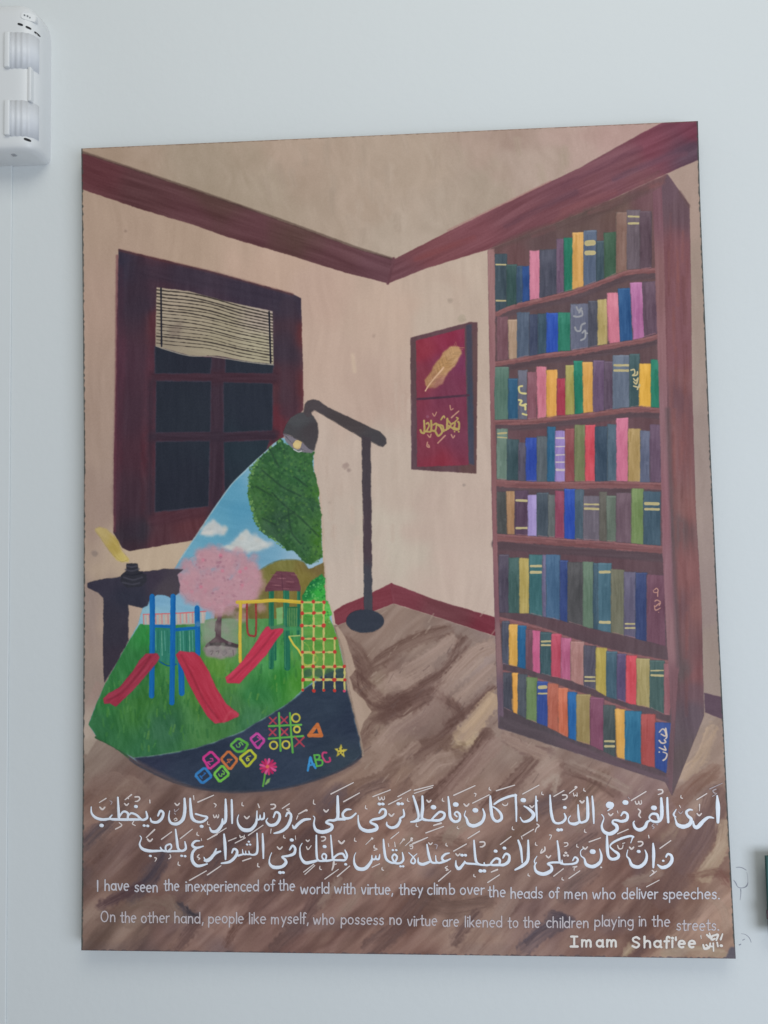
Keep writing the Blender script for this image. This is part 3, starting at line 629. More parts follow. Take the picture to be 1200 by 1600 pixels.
# grass
GRASS = [(219, 975), (250, 977), (300, 973), (330, 967), (380, 967), (470, 967), (512, 960), (520, 977), (528, 1000), (538, 1044), (512, 1052), (500, 1058), (476, 1075), (452, 1098), (420, 1118), (380, 1142), (337, 1159), (306, 1169), (272, 1176), (239, 1181), (209, 1184), (181, 1169), (152.5, 1153), (138.4, 1132), (150, 1102), (164.4, 1069), (202, 1000)]
fill(GRASS, [(230, 985, (56, 136, 72)), (200, 1030, (52, 116, 66)), (160, 1090, (58, 120, 70)), (160, 1130, (52, 106, 68)), (220, 1110, (64, 118, 62)), (300, 1050, (66, 132, 76)), (260, 1140, (54, 102, 72)), (230, 1170, (56, 110, 74)), (340, 1040, (90, 138, 62)), (320, 1080, (76, 126, 58)), (330, 1150, (72, 122, 70)),
            (345, 985, (108, 142, 110)), (380, 990, (94, 140, 86)), (360, 1110, (72, 120, 74)), (400, 1080, (54, 118, 68)), (440, 1060, (56, 128, 60)), (455, 1000, (70, 140, 84)), (390, 1130, (66, 118, 80)), (420, 1030, (76, 148, 84)), (470, 1060, (70, 134, 52)), (500, 1020, (96, 146, 64)), (500, 980, (100, 152, 68)), (490, 1050, (104, 148, 70))],
     ang=85, L=16, Wd=4, amp=12, rough=.5)
for k in range(420):
    x, y = rng.uniform(145, 500), rng.uniform(985, 1178)
    if y < 1069 + (164 - x) * 1.7 + 14 or x < 156 or y > 1184 - max(0, x - 240) * .32 - max(0, x - 400) * .55 - 4:
        continue
    c = [(40, 94, 58), (92, 146, 84), (76, 132, 60), (46, 104, 56), (110, 152, 74)][rng.randint(5)]
    l = rng.uniform(4, 13)
    stroke([(x, y), (x + rng.uniform(-3, 3), y - l)], c, w=rng.uniform(1.5, 4), soft=1.2, alpha=rng.uniform(.2, .5), wob=1)
stroke([(209, 1184), (239, 1181), (306, 1169), (340, 1158), (380, 1142), (420, 1118), (452, 1098), (476, 1075)], (120, 156, 124), w=1.8, soft=.8, alpha=.7)
# fence
fill([(224, 960), (280, 958), (322, 955), (320, 974), (270, 977), (224, 976)], (176, 168, 164), soft=1, rough=.5, amp=6)
for k in range(30):
    x = 224 + k * 3.2
    stroke([(x, 961 - k * .12), (x + .5, 975 - k * .1)], [(196, 120, 122), (150, 184, 186), (200, 176, 158)][k % 3], w=1.5, soft=.6, alpha=.8, wob=.5)
stroke([(224, 960), (280, 958), (322, 955)], (200, 112, 116), w=1.8, soft=.7)
# asphalt
ASPH = [(209, 1184), (239, 1181), (272, 1176), (306, 1169), (337, 1159), (378, 1143), (420, 1118), (452, 1098), (468, 1086), (476, 1075), (492, 1066), (500, 1058), (512, 1052), (524, 1047), (538, 1043), (542, 1078), (550, 1106), (561, 1152), (566, 1178), (552, 1192), (520, 1208), (480, 1222), (436, 1232), (390, 1236), (358, 1237), (315, 1232), (272, 1221), (224, 1199)]
fill(ASPH, [(240, 1195, (52, 58, 78)), (300, 1220, (54, 64, 82)), (360, 1220, (48, 60, 74)), (450, 1200, (52, 64, 82)), (500, 1100, (50, 62, 78)), (540, 1130, (46, 56, 74)), (540, 1190, (54, 66, 78)), (400, 1140, (54, 64, 84)), (330, 1180, (46, 56, 74))], soft=1.6, rough=.9, ang=-10, L=14, Wd=5, amp=5)
stroke([(202, 1184), (240, 1205), (300, 1232), (360, 1240), (440, 1236), (520, 1213), (560, 1190)], (110, 92, 88), w=7, soft=4, alpha=.55)
# pink tree, its trunk and ring of stones
fill([(318, 1012), (330, 1003), (355, 1000), (372, 1010), (368, 1024), (345, 1030), (322, 1024)], (138, 130, 130), soft=3, rough=1, amp=8)
fill([(316, 975), (330, 968), (372, 965), (374, 1005), (320, 1003)], (132, 150, 128), soft=5, rough=2, amp=8, alpha=.75)
for p in [[(345, 950, 4), (342, 975, 8), (341, 995, 9), (340, 1004, 12)], [(340, 998, 8), (328, 1006, 6), (322, 1010, 3)], [(342, 998, 8), (356, 1005, 6), (371, 1009, 5)], [(339, 972, 5), (338, 985, 5)]]:
    stroke(p, (84, 66, 74), soft=1, amp=12)
stroke([(326, 1007), (345, 1006), (370, 1010)], (66, 62, 64), w=5, soft=1.6, alpha=.8)
for p in [[(328, 1018), (333, 1017), (330, 1023)], [(338, 1018), (342, 1017), (340, 1023)], [(346, 1020), (350, 1024), (354, 1020)], [(364, 1016), (365, 1024)]]:
    stroke(p, (96, 90, 92), w=1.4, soft=.8, alpha=.7)
for k in range(560):
    a, r = rng.uniform(0, 6.283), math.sqrt(rng.uniform(0, 1))
    x, y = 341 + 63 * r * math.cos(a), 903 + 45 * r * math.sin(a)
    if k % 5 == 0:
        x, y = 345 + rng.normal(0, 18), 940 + rng.normal(0, 9)
    if k % 7 == 0:
        x, y = 385 + rng.normal(0, 10), 915 + rng.normal(0, 18)
    c = [(182, 140, 152), (174, 130, 144), (190, 152, 162), (188, 134, 148), (168, 134, 144), (184, 150, 158)][rng.randint(6)]
    if k < 200:
        dab(x, y, rng.uniform(6, 11), (182, 140, 150), alpha=.6, soft=5)
    else:
        dab(x, y, rng.uniform(1.2, 3.4), c, alpha=rng.uniform(.25, .6), soft=1.8)
for x, y in ((378, 915), (318, 875), (384, 888), (375, 893), (300, 925), (348, 892), (345, 868), (314, 917), (377, 920)):
    dab(x, y, 2.6, (204, 108, 134), alpha=.6, soft=2)
for k in range(40):
    dab(rng.uniform(300, 380), rng.uniform(870, 940), rng.uniform(1.2, 2.6), (142, 96, 116), alpha=.4)
for k in range(60):
    a, r = rng.uniform(0, 6.283), math.sqrt(rng.uniform(0, .95))
    dab(341 + 60 * r * math.cos(a), 905 + 44 * r * math.sin(a), rng.uniform(5, 9), (184, 144, 154), alpha=.28, soft=5)
for k in range(14):
    dab(345 + rng.normal(0, 18), 985 + rng.normal(0, 14), rng.uniform(4, 8), (142, 140, 132), alpha=.3, soft=5)
for k in range(26):
    dab(346 + rng.normal(0, 14), 1016 + rng.normal(0, 5), rng.uniform(1.5, 4), [(152, 144, 144), (120, 116, 118), (140, 146, 132)][k % 3], alpha=.4, soft=1.6)
# leafy tree
TREE = [(440, 685), (403, 717), (394, 731), (387, 753), (388, 772), (391, 782), (393, 790), (394, 799), (396, 812), (405, 827), (418, 837), (433, 847), (443, 857), (458, 862), (467, 870), (473, 877), (487, 882), (498, 875), (503.5, 872), (503.5, 843), (502, 810), (498, 772), (491, 740), (490, 706), (472, 706), (457, 700), (446, 690)]
fill(TREE, [(430, 710, (52, 92, 60)), (460, 740, (58, 100, 66)), (480, 720, (56, 98, 58)), (400, 760, (64, 104, 62)), (440, 780, (56, 92, 64)), (480, 790, (54, 90, 62)), (430, 820, (56, 86, 66)), (470, 850, (54, 92, 60)), (497, 850, (70, 114, 50)), (495, 780, (76, 122, 56)), (400, 800, (66, 104, 62))],
     soft=.9, rough=2.0, ang=60, L=10, Wd=4, amp=12)
for k in range(900):
    x, y = rng.uniform(388, 503), rng.uniform(690, 880)
    s_ = (y - 690) / 190
    if x < 440 - (y - 686) * 1.2 + 3 or (y > 800 and x < 396 + (y - 800) * 1.05) or x > np.interp(y, [690, 740, 772, 810, 880], [487, 489, 495, 500, 501]) or (y < 706 and x > 455):
        continue
    c = [(46, 78, 56), (72, 116, 70), (60, 104, 62), (76, 116, 72), (42, 74, 54), (84, 124, 66)][rng.randint(6)]
    dab(x, y, rng.uniform(.9, 2.6), c, alpha=rng.uniform(.3, .65), soft=.9)
for p in [[(425, 770), (445, 790), (470, 810), (498, 838)], [(410, 735), (440, 760), (470, 775)], [(460, 745), (480, 760)], [(440, 810), (460, 800)], [(450, 795), (455, 830), (470, 850)], [(400, 760), (425, 775)], [(430, 820), (410, 810)], [(420, 700), (436, 730)]]:
    stroke(p, (40, 66, 52), w=2.6, soft=1.6, alpha=.65)
for k in range(110):
    t = rng.rand()
    i = rng.randint(0, 12)
    a, b = TREE[i], TREE[i + 1]
    dab(a[0] + (b[0] - a[0]) * t + rng.uniform(-1, 4), a[1] + (b[1] - a[1]) * t + rng.uniform(-2, 2), rng.uniform(1, 2.2), [(92, 136, 76), (64, 108, 64), (112, 150, 92)][rng.randint(3)], alpha=.7, soft=.6)
# table, ink pot, quill
TABLE = [(137, 911), (148, 907), (188, 900.6), (200, 893), (233, 892.6), (256, 889), (287, 889), (281, 895), (277, 898), (281.5, 915), (281, 926), (267, 934.6), (258, 930), (244.6, 929.5), (236, 935), (230.5, 946), (223, 950), (201, 945), (201, 1000), (180, 1040), (163, 1067), (161, 1032), (162, 935), (154, 926.6), (137, 918)]
fill(TABLE, [(160, 912, (58, 56, 70)), (240, 905, (62, 56, 70)), (262, 920, (76, 70, 78)), (180, 980, (58, 56, 68)), (180, 1040, (60, 54, 66)), (210, 930, (52, 54, 68))], ang=80, L=20, Wd=6, amp=3, rough=.6)
fill([(198, 880.5), (215, 880), (216, 892), (229, 898), (230, 908), (222, 916), (198, 918), (189, 908), (189, 899), (197, 892)], (50, 51, 60), amp=4, rough=.4)
for p in [[(196, 890), (206, 892), (217, 889)], [(194, 902), (208, 906), (222, 902)], [(192, 910), (206, 913), (218, 911)], [(198, 884), (206, 886), (214, 884)]]:
    stroke(p, (78, 78, 90), w=2.4, soft=1.4, alpha=.7)
stroke([(196, 897), (208, 899), (222, 895)], (36, 38, 48), w=2, soft=1, alpha=.7)
fill([(148, 826), (157, 823), (168, 828), (177, 836), (184, 844), (188, 856), (196, 868), (202, 872), (201, 878), (190, 878), (182, 875), (172, 862), (163, 850), (155, 838)], [(155, 830, (182, 164, 112)), (180, 850, (176, 156, 90)), (195, 872, (190, 172, 104))], soft=1.6, rough=1, ang=50, L=12, Wd=3, amp=8)
# blue play tower
BL = (26, 104, 172)
fill([(240, 983), (266, 980), (305, 984), (304, 1020), (280, 1040), (262, 1037), (242, 1030)], (52, 122, 104), amp=9, ang=90, L=20, Wd=2)
for k in range(13):
    x = 243 + k * 4.8
    stroke([(x, 986), (x + 1, 1016 + (k % 3) * 4)], [(104, 168, 156), (34, 100, 92), (130, 182, 160)][k % 3], w=1.4, soft=.8, alpha=.65)
stroke([(249, 1033), (262, 1040), (275, 1038)], (24, 92, 130), w=2.4, soft=.8)
for p, w in [([(308, 950), (309, 1000), (309, 1022)], 8), ([(283, 1036), (284, 1083)], 9), ([(236, 978), (268, 979)], 5), ([(273, 984), (307, 981)], 5), ([(238, 932), (238, 1000), (237, 1087)], 8.2), ([(270.5, 932), (270, 1000), (268.6, 1098)], 8)]:
    stroke(p, BL, w=w, soft=.8, amp=9, wob=.6)
    stroke([(q[0] + w * .35, q[1]) for q in p], (20, 84, 150), w=w * .25, soft=.8, alpha=.5)
dab(309, 975, 4, (104, 140, 170), alpha=.6, soft=2)
# green play tower
GT = (36, 104, 82)
for p, w in [([(424, 918), (424, 985), (424, 1042)], 8), ([(447, 918), (448, 985), (449, 1043)], 9.5), ([(467, 920), (466, 990)], 5), ([(430, 1000), (430, 1030)], 4)]:
    stroke(p, GT, w=w, soft=.9, amp=10)
    stroke([(q[0] - w * .3, q[1]) for q in p], (74, 140, 104), w=w * .2, soft=.8, alpha=.6)
fill([(431, 950), (442, 948), (442, 974), (433, 976)], (120, 168, 110), amp=8)
fill([(449, 949), (464, 949), (464, 979), (449, 979)], (86, 132, 84), amp=6)
for x in (451, 454.5, 458, 461.5):
    stroke([(x, 950), (x, 978)], (38, 100, 66), w=1.3, soft=.6, alpha=.8)
stroke([(450, 949), (465, 949)], (44, 100, 66), w=2, soft=.7)
stroke([(418, 981), (444, 979)], (80, 120, 92), w=5, soft=1.4, alpha=.8)
stroke([(445, 983), (468, 982)], (70, 140, 92), w=6, soft=1.6, alpha=.7)
fill([(431.7, 892.5), (460, 894), (466, 905), (470, 918), (469, 924), (443, 922.5), (414, 924), (415, 918), (424, 903)], (106, 66, 78), amp=9, ang=5, L=16, Wd=2.5, rough=.4)
for k in range(9):
    y = 898 + (k % 5) * 5.4
    x = 424 + (k * 13) % 34
    stroke([(x, y), (x + 9, y + .6)], (142, 98, 106), w=1.4, soft=.7, alpha=.6)
stroke([(440, 894), (442, 922)], (82, 50, 62), w=1.4, soft=.7, alpha=.5)
# swing frame
YF = (196, 170, 62)
for p, w in [([(371, 941), (400, 940), (430, 938), (470, 941)], 5.5), ([(376, 944), (375, 990), (375.5, 1034)], 5)]:
    stroke(p, YF, w=w, soft=.9, amp=10)
    stroke([(q[0], q[1] - w * .25) for q in p], (214, 190, 84), w=w * .3, soft=.8, alpha=.5)
stroke([(386, 944), (386, 975), (388, 990), (394, 993.5), (400, 989), (400, 944)], (146, 62, 60), w=3, soft=.7)
# bright bush behind the net
fill([(473, 930), (479, 917), (487, 907), (497, 900), (503, 896), (507, 902), (508, 935), (515, 945), (519, 960), (505, 972), (474, 968)], [(490, 905, (26, 104, 60)), (480, 925, (28, 112, 60)), (500, 920, (62, 168, 72)), (490, 950, (84, 172, 74)), (505, 955, (92, 180, 76))], soft=1, rough=1.2, amp=10, L=6, Wd=3)
for k in range(230):
    x, y = rng.uniform(476, 516), rng.uniform(902, 975)
    if x > 508 and y < 940 or x < 498 - (y - 896) * .8:
        continue
    dab(x, y, rng.uniform(.8, 1.9), [(108, 184, 108), (34, 112, 60), (76, 168, 78), (120, 186, 116), (46, 136, 60)][rng.randint(5)], alpha=.5, soft=.6)
for k in range(60):
    dab(rng.uniform(474, 506), rng.uniform(935, 985), rng.uniform(1.4, 3), [(84, 168, 76), (66, 150, 66), (110, 182, 90)][k % 3], alpha=.5, soft=1.2)
# yellow rail
stroke([(452, 995), (458, 1006), (466, 1015), (471, 1024)], (206, 190, 80), w=3, soft=.8)
stroke([(452, 994), (468, 993)], (196, 196, 120), w=2, soft=.8, alpha=.7)
stroke([(474, 1020), (484, 1020), (493, 1024), (496, 1031), (488, 1038), (476, 1039), (473, 1030)], (190, 188, 84), w=3, soft=1.1, alpha=.75)
stroke([(476, 1004), (482, 1010), (484, 1016)], (196, 196, 90), w=2, soft=.8, alpha=.8)
# climbing net
NC = [472, 490, 506, 523, 538]
NR = [(941, 3), (958, 3), (977.5, 3), (998, 4), (1019, 4), (1041.7, 5), (1062, 5), (1079, 5)]
NCB = [473, 490, 505.6, 523, 538.5]
ROPE, KNOT = (184, 178, 108), (180, 60, 54)


def ncx(c, r):
    t = r / 7
    return NC[c] * (1 - t) + NCB[c] * t


for c in range(5):
    for r in range(7):
        if (c < 2) or (c == 2 and r >= 3) or (c == 3 and r >= 5):
            if r < 6:
                dab((ncx(c, r) + ncx(c + 1, r)) / 2, (NR[r][0] + NR[r + 1][0]) / 2, 7, [(90, 150, 66), (76, 140, 62), (104, 156, 72)][(c + r) % 3] if r < 5 else (60, 84, 76), alpha=.7, soft=1.6)
for c in range(5):
    r0 = 0 if c < 3 else (3 if c == 3 else 5)
    stroke([(ncx(c, r), NR[r][0]) for r in range(r0, 8)], ROPE, w=2.9, wob=1.2, soft=.7, amp=10)
for r, (y, n) in enumerate(NR[:7]):
    stroke([(ncx(c, r), y) for c in range(n)], ROPE, w=2.9 if r < 6 else 4, soft=.8, amp=12, wob=1.4)
KN = []
for r, (y, n) in enumerate(NR):
    for c in range(n):
        KN.append((ncx(c, r), y))
        dab(ncx(c, r) + rng.uniform(-.7, .7), y + rng.uniform(-.9, .9), rng.uniform(2.2, 3.1), KNOT if (r, c) != (7, 4) else (190, 70, 100), soft=.7)
# slides
RS = [([(228, 1020.6), (245.7, 1020.6), (249.6, 1027), (245.7, 1034.7), (224, 1060.7), (206.7, 1080), (191.5, 1095), (180.7, 1104), (172, 1099), (163, 1099.7), (161, 1091), (170, 1083), (187, 1073.7), (206.7, 1050), (217.5, 1032.5)], (152, 56, 76), [(235, 1026), (215, 1055), (190, 1082), (168, 1094)]),
      ([(275, 1024), (280, 1017), (304, 1019), (313, 1026), (328, 1052), (341, 1080), (354, 1099.7), (373.5, 1115), (372.4, 1120), (354, 1128), (336.7, 1131), (323.7, 1119), (310.7, 1097.5), (297.7, 1073.7), (287, 1050), (279, 1034.7)], (172, 56, 76), [(284, 1024), (300, 1055), (318, 1092), (340, 1122)]),
      ([(415, 980), (420, 978.7), (423, 984), (440, 981), (443, 982.5), (441.7, 988), (430, 1003), (416.7, 1023), (398, 1043), (381.7, 1060), (374, 1068), (354, 1067), (352, 1058), (364, 1048), (380, 1032), (398, 1006)], (186, 60, 84), [(428, 988), (405, 1018), (380, 1044), (360, 1062)])]
for p, c, mid in RS:
    fill(p, c, soft=.9, rough=.5, ang=math.degrees(math.atan2(mid[-1][1] - mid[0][1], mid[-1][0] - mid[0][0])), L=24, Wd=3, amp=11)
    stroke(mid, [v * .72 for v in c], w=3, soft=1.8, alpha=.5)
stroke([(350, 1128), (360, 1112), (372, 1117)], (190, 84, 98), w=4, soft=2, alpha=.5)
# ground games
TILES = [([(304, 1211), (320.4, 1198), (332, 1213.4), (316, 1225)], (58, 124, 186)), ([(333.4, 1209), (347.5, 1194.6), (359.4, 1210), (343, 1222.7)], (112, 186, 76)), ([(316, 1184), (330, 1173), (345, 1188.5), (327, 1203)], (196, 62, 134)), ([(344, 1186), (357, 1172), (372.4, 1187.4), (359.4, 1203.7)], (190, 112, 68)),
         ([(359, 1164), (372, 1152.4), (389, 1162), (382, 1174), (370, 1175.6)], (94, 168, 72)), ([(373, 1184), (391, 1170), (401.6, 1182), (386, 1199.6)], (178, 186, 60)), ([(390, 1154), (402, 1144.4), (414.4, 1157), (403, 1171)], (186, 74, 150))]
for p, c in TILES:
    cx, cy = sum(q[0] for q in p) / len(p), sum(q[1] for q in p) / len(p)
    q = [(cx + (a - cx) * .93, cy + (b - cy) * .93) for a, b in p]
    q = [((q[i][0] * .88 + q[j][0] * .12), (q[i][1] * .88 + q[j][1] * .12)) for i in range(len(q)) for j in (i - 1, (i + 1) % len(q))]
    stroke(q + [q[0]], c, w=4.0, soft=.8, curve=False, amp=12)
DIG = {'1': [[(-.2, .3), (0, .5), (0, -.5)], [(-.25, -.5), (.25, -.5)]], '2': [[(-.3, .3), (0, .5), (.3, .3), (.1, 0), (-.3, -.5), (.35, -.5)]], '3': [[(-.3, .45), (.1, .5), (.3, .25), (0, 0), (.3, -.25), (.05, -.5), (-.3, -.4)]], '4': [[(.15, -.5), (.15, .5), (-.3, -.15), (.35, -.15)]],
       '5': [[(.3, .5), (-.25, .5), (-.25, .1), (.15, .1), (.3, -.2), (.05, -.5), (-.3, -.4)]], '6': [[(.2, .5), (-.2, .2), (-.28, -.2), (0, -.5), (.28, -.25), (.05, 0), (-.22, -.15)]], '7': [[(-.3, .5), (.3, .5), (-.1, -.5)]]}
for d, x, y, c, r in [('1', 318, 1211, (50, 110, 178), 50), ('3', 346.5, 1209, (110, 180, 76), 50), ('2', 329, 1189, (190, 66, 140), 40), ('4', 358, 1188, (182, 106, 66), 55), ('5', 374, 1164, (104, 178, 84), 55), ('6', 388, 1184.5, (184, 190, 70), 25), ('7', 402, 1157, (186, 74, 150), 35)]:
    a = math.radians(r)
    for s_ in DIG[d]:
        stroke([(x + 9.5 * (px * math.cos(a) + py * math.sin(a)), y + 9.5 * (px * math.sin(a) - py * math.cos(a))) for px, py in s_], c, w=1.8, soft=.7, curve=False)
LG, YO, RX = (96, 168, 78), (192, 184, 76), (176, 66, 82)
for p in [[(436, 1114), (437, 1140), (438.4, 1173)], [(453, 1114), (455, 1145), (457.4, 1175.6)], [(420, 1134.4), (470.4, 1132.4)], [(420, 1154), (473.6, 1150)]]:
    stroke(p, LG, w=3.2, soft=.7, amp=12)
for x, y, r in [(426.4, 1126, 5), (444, 1125, 5), (426, 1144, 5), (444.4, 1143.6, 5), (468, 1159, 7)]:
    stroke([(x - r, y - r), (x + r, y + r)], RX, w=2.6, soft=.8, alpha=.9)
    stroke([(x - r, y + r), (x + r, y - r)], RX, w=2.6, soft=.8, alpha=.9)
for x, y, r in [(462.4, 1121.6, 6.2), (464, 1139.6, 4.8), (427.6, 1164.4, 5.8), (447, 1163.6, 5.8)]:
    stroke([(x + r * math.cos(k * .785), y + r * math.sin(k * .785)) for k in range(9)], YO, w=2.8, soft=.7, amp=12)
stroke([(496, 1132), (502, 1149), (483, 1149), (496, 1132)], (186, 108, 62), w=6, soft=.9, curve=False, amp=12)
for p in [[(481, 1204), (483, 1193), (485, 1183), (488, 1192), (493, 1200)], [(482, 1196), (491, 1194)]]:
    stroke(p, (62, 140, 200), w=3.2, soft=.7)
for p in [[(491, 1180), (495, 1197)], [(491, 1180), (499, 1180), (498, 1186), (494, 1187), (503, 1188), (503, 1195), (495, 1197)]]:
    stroke(p, (90, 168, 78), w=3, soft=.7)
stroke([(510, 1176), (505, 1176), (504, 1182), (509, 1190), (516, 1189), (515, 1184)], (184, 66, 110), w=3, soft=.7)
star = [(532.4 + (11 if k % 2 == 0 else 5) * math.sin(k * .6283 + .05), 1173.6 - (11.5 if k % 2 == 0 else 5) * math.cos(k * .6283 + .05)) for k in range(10)]
fill(star, (194, 180, 76), soft=.7, rough=.5, amp=12, L=6, Wd=2)
for x, y in ((529, 1171), (535, 1170), (530, 1176), (535, 1176), (532, 1179)):
    dab(x, y, 1.2, (64, 66, 60), soft=.6, alpha=.9)
for k in range(13):
    a = k * 6.283 / 13
    stroke([(419, 1198), (419 + 12 * math.cos(a), 1198 + 11.5 * math.sin(a))], [(190, 58, 104), (206, 88, 140), (172, 44, 92)][k % 3], w=4, soft=.8)
dab(418, 1198, 2.6, (206, 110, 84), soft=.8)
stroke([(414, 1210), (413, 1218), (411, 1228)], (92, 158, 72), w=3, soft=.7)
fill([(413, 1226), (417, 1218), (423, 1215), (421, 1222), (416, 1226)], (126, 166, 98), soft=.7, amp=5)

# ---- painted lamp
for pts, c in [([(442, 677), (446.7, 690), (457.5, 701), (472.7, 706.5), (488, 708), (490, 703), (472, 691), (457, 682)], (116, 112, 122))]:
    fill(pts, c, soft=.8, rough=.3, amp=5)
for k in range(7):
    t = k / 6
    stroke([(444 + t * 3, 679 + t * 3), (453 + t * 4, 690 + t * 3), (470 + t * 8, 703 + t * 2)], (160, 156, 164) if k % 2 else (78, 76, 84), w=1, soft=.6, alpha=.7)
stroke([(459, 702), (466, 706), (471, 705)], (180, 180, 186), w=1.5, soft=.6)
BULB = (464.7, 694.5)
dab(BULB[0], BULB[1], 7, (196, 174, 124), soft=.9)
dab(BULB[0] - 1, BULB[1] + 1, 4, (206, 190, 130), soft=2, alpha=.6)
SHADE = [(442.3, 677), (446.7, 664), (455, 652), (468, 645), (481, 643), (490, 650), (496.5, 662), (498, 675), (495.4, 690), (491, 704), (488, 703), (483.5, 701), (472.7, 691), (457.5, 682.6)]
fill(SHADE, [(460, 660, (70, 70, 74)), (485, 670, (70, 66, 70)), (465, 655, (76, 78, 82))], soft=.9, rough=.5, amp=3)
ARM = [(474, 645), (476.6, 631.7), (481, 626), (490, 623.7), (498.7, 626), (511.7, 636), (544, 651), (566, 662), (594, 675), (603.8, 684.8), (603.8, 692), (598.4, 698), (592, 696.7), (579, 690), (564.8, 683.7), (529, 663), (498.7, 644.7), (491, 641.4), (486.8, 645), (488, 650), (480, 652)]
fill(ARM, [(490, 632, (74, 68, 72)), (540, 660, (72, 66, 68)), (595, 685, (70, 68, 72))], soft=.9, rough=.5, amp=3)
POLE = [(565, 680), (579.2, 684), (580, 780), (581, 860), (581.8, 955), (569, 955), (568, 860), (566.5, 780)]
fill(POLE, [(572, 700, (70, 64, 70)), (574, 850, (74, 62, 70)), (575, 930, (68, 70, 78))], soft=.9, rough=.7, amp=3, ang=90)
BASE = [(570.3 + 29.5 * math.cos(k * .2618), 970.5 + 18.5 * math.sin(k * .2618)) for k in range(24)]
fill(BASE, (53, 59, 71), soft=1.1, rough=.6, amp=3)
for x, y, r, c in [(540, 728, 5, (140, 120, 114)), (545, 735, 3, (130, 112, 108)), (703, 470, 4, (150, 136, 124)), (584, 525, 3, (160, 140, 128)), (196, 361, 2, (130, 110, 102)), (725, 758, 2, (130, 118, 112)), (515, 785, 2, (150, 138, 130)), (148, 865, 5, (128, 116, 112)), (722, 498, 6, (158, 148, 130))]:
    dab(x, y, r, c, alpha=.55, soft=2)
stroke([(551, 555), (554, 580)], (196, 176, 156), w=6, soft=2.5, alpha=.7)
for k in range(60):
    x, y = rng.uniform(500, 762), rng.uniform(470, 850)
    d = rng.uniform(-6, 7)
    if not (545 < x < 612 and y < 730) and not (570 < x < 582 or 640 < x < 750 and y < 745 or y < 700 and x < 600):
        stroke([(x, y), (x + rng.uniform(-3, 3), y + rng.uniform(12, 46))], (185 + d, 168 + d, 155 + d), w=rng.uniform(4, 9), soft=3, alpha=.45, wob=2)
# bare canvas showing along the edges
for e, cx in ((OUT_L, 1), (OUT_R, -1)):
    pp = [(x + cx * .6, y) for x, y in e]
    stroke(pp, (66, 72, 72), w=2.4, soft=1.0, alpha=.85, curve=False, wob=2.0)
stroke([(127, 1485), (1149, 1498)], (84, 76, 80), w=2.6, soft=1, alpha=.8, curve=False, wob=3.2)
stroke([(127, 232), (1090, 189)], (110, 92, 82), w=2, soft=1, alpha=.6, curve=False, wob=2)
fill([(1141, 1480), (1150, 1480), (1150, 1500), (1132, 1500)], (92, 88, 96), soft=2, rough=1, amp=3)

# soften the whole a touch like worked paint and add a fine canvas grain
gx = rng.rand(NH // 2 + 1, NW // 2 + 1).astype(np.float32)
gr = np.repeat(np.repeat(gx, 2, 0), 2, 1)[:NH, :NW] - .5
art += (box(box(gr, 1, 0), 1, 1) * 7)[..., None]
art *= np.array([1.015, .985, .968], np.float32)
art -= 9 * np.clip(1 - art / 125, 0, 1)
np.clip(art, 4, 250, out=art)

# ---- carry the painting onto the canvas plane and store it as a generated texture
cx_, cz_ = toplane(np.array([PX0 + 4, PX0 + PW - 4, PX0 + 4, PX0 + PW - 4.]), np.array([PY0 + 4, PY0 + 4, PY0 + PH - 4, PY0 + PH - 4.]))
oL, oLz = toplane(np.array([p[0] for p in OUT_L]), np.array([p[1] for p in OUT_L]))
oR, oRz = toplane(np.array([p[0] for p in OUT_R]), np.array([p[1] for p in OUT_R]))
UX0, UX1 = float(oL.min()) - .003, float(oR.max()) + .003
UZ0, UZ1 = float(min(oLz.min(), oRz.min())) - .003, float(max(oLz.max(), oRz.max())) + .003
TW = 1800
TH = int(TW * (UZ1 - UZ0) / (UX1 - UX0))
gX, gZ = np.meshgrid(UX0 + (np.arange(TW) + .5) / TW * (UX1 - UX0), UZ0 + (np.arange(TH) + .5) / TH * (UZ1 - UZ0))
px, py = frompl(gX, gZ)
ux = np.clip((px - PX0) * S - .5, 0, NW - 2.01)
uy = np.clip((py - PY0) * S - .5, 0, NH - 2.01)
ix, iy = ux.astype(int), uy.astype(int)
fx, fy = (ux - ix)[..., None].astype(np.float32), (uy - iy)[..., None].astype(np.float32)
tex = (art[iy, ix] * (1 - fx) + art[iy, ix + 1] * fx) * (1 - fy) + (art[iy + 1, ix] * (1 - fx) + art[iy + 1, ix + 1] * fx) * fy


def s2l(c):
    c = np.asarray(c, np.float32) / 255
    return np.where(c <= .04045, c / 12.92, ((c + .055) / 1.055) ** 2.4)


def l2s(c):
    return np.where(c <= .0031308, c * 12.92, 1.055 * np.maximum(c, 1e-6) ** (1 / 2.4) - .055)


EXPO = 0.86      # light falling on the canvas: paint albedo = seen colour / EXPO


def alb(c):
    return tuple(float(v) for v in np.clip(s2l(c) / EXPO, 0, .9)) + (1,)


px4 = np.ones((TH, TW, 4), np.float32)
px4[..., :3] = l2s(np.clip(s2l(tex) / EXPO, 0, .9))
img = bpy.data.images.new("painted_colours", TW, TH, alpha=False)
img.colorspace_settings.name = 'sRGB'
img.pixels.foreach_set(px4.ravel())
img.update()
img.pack()


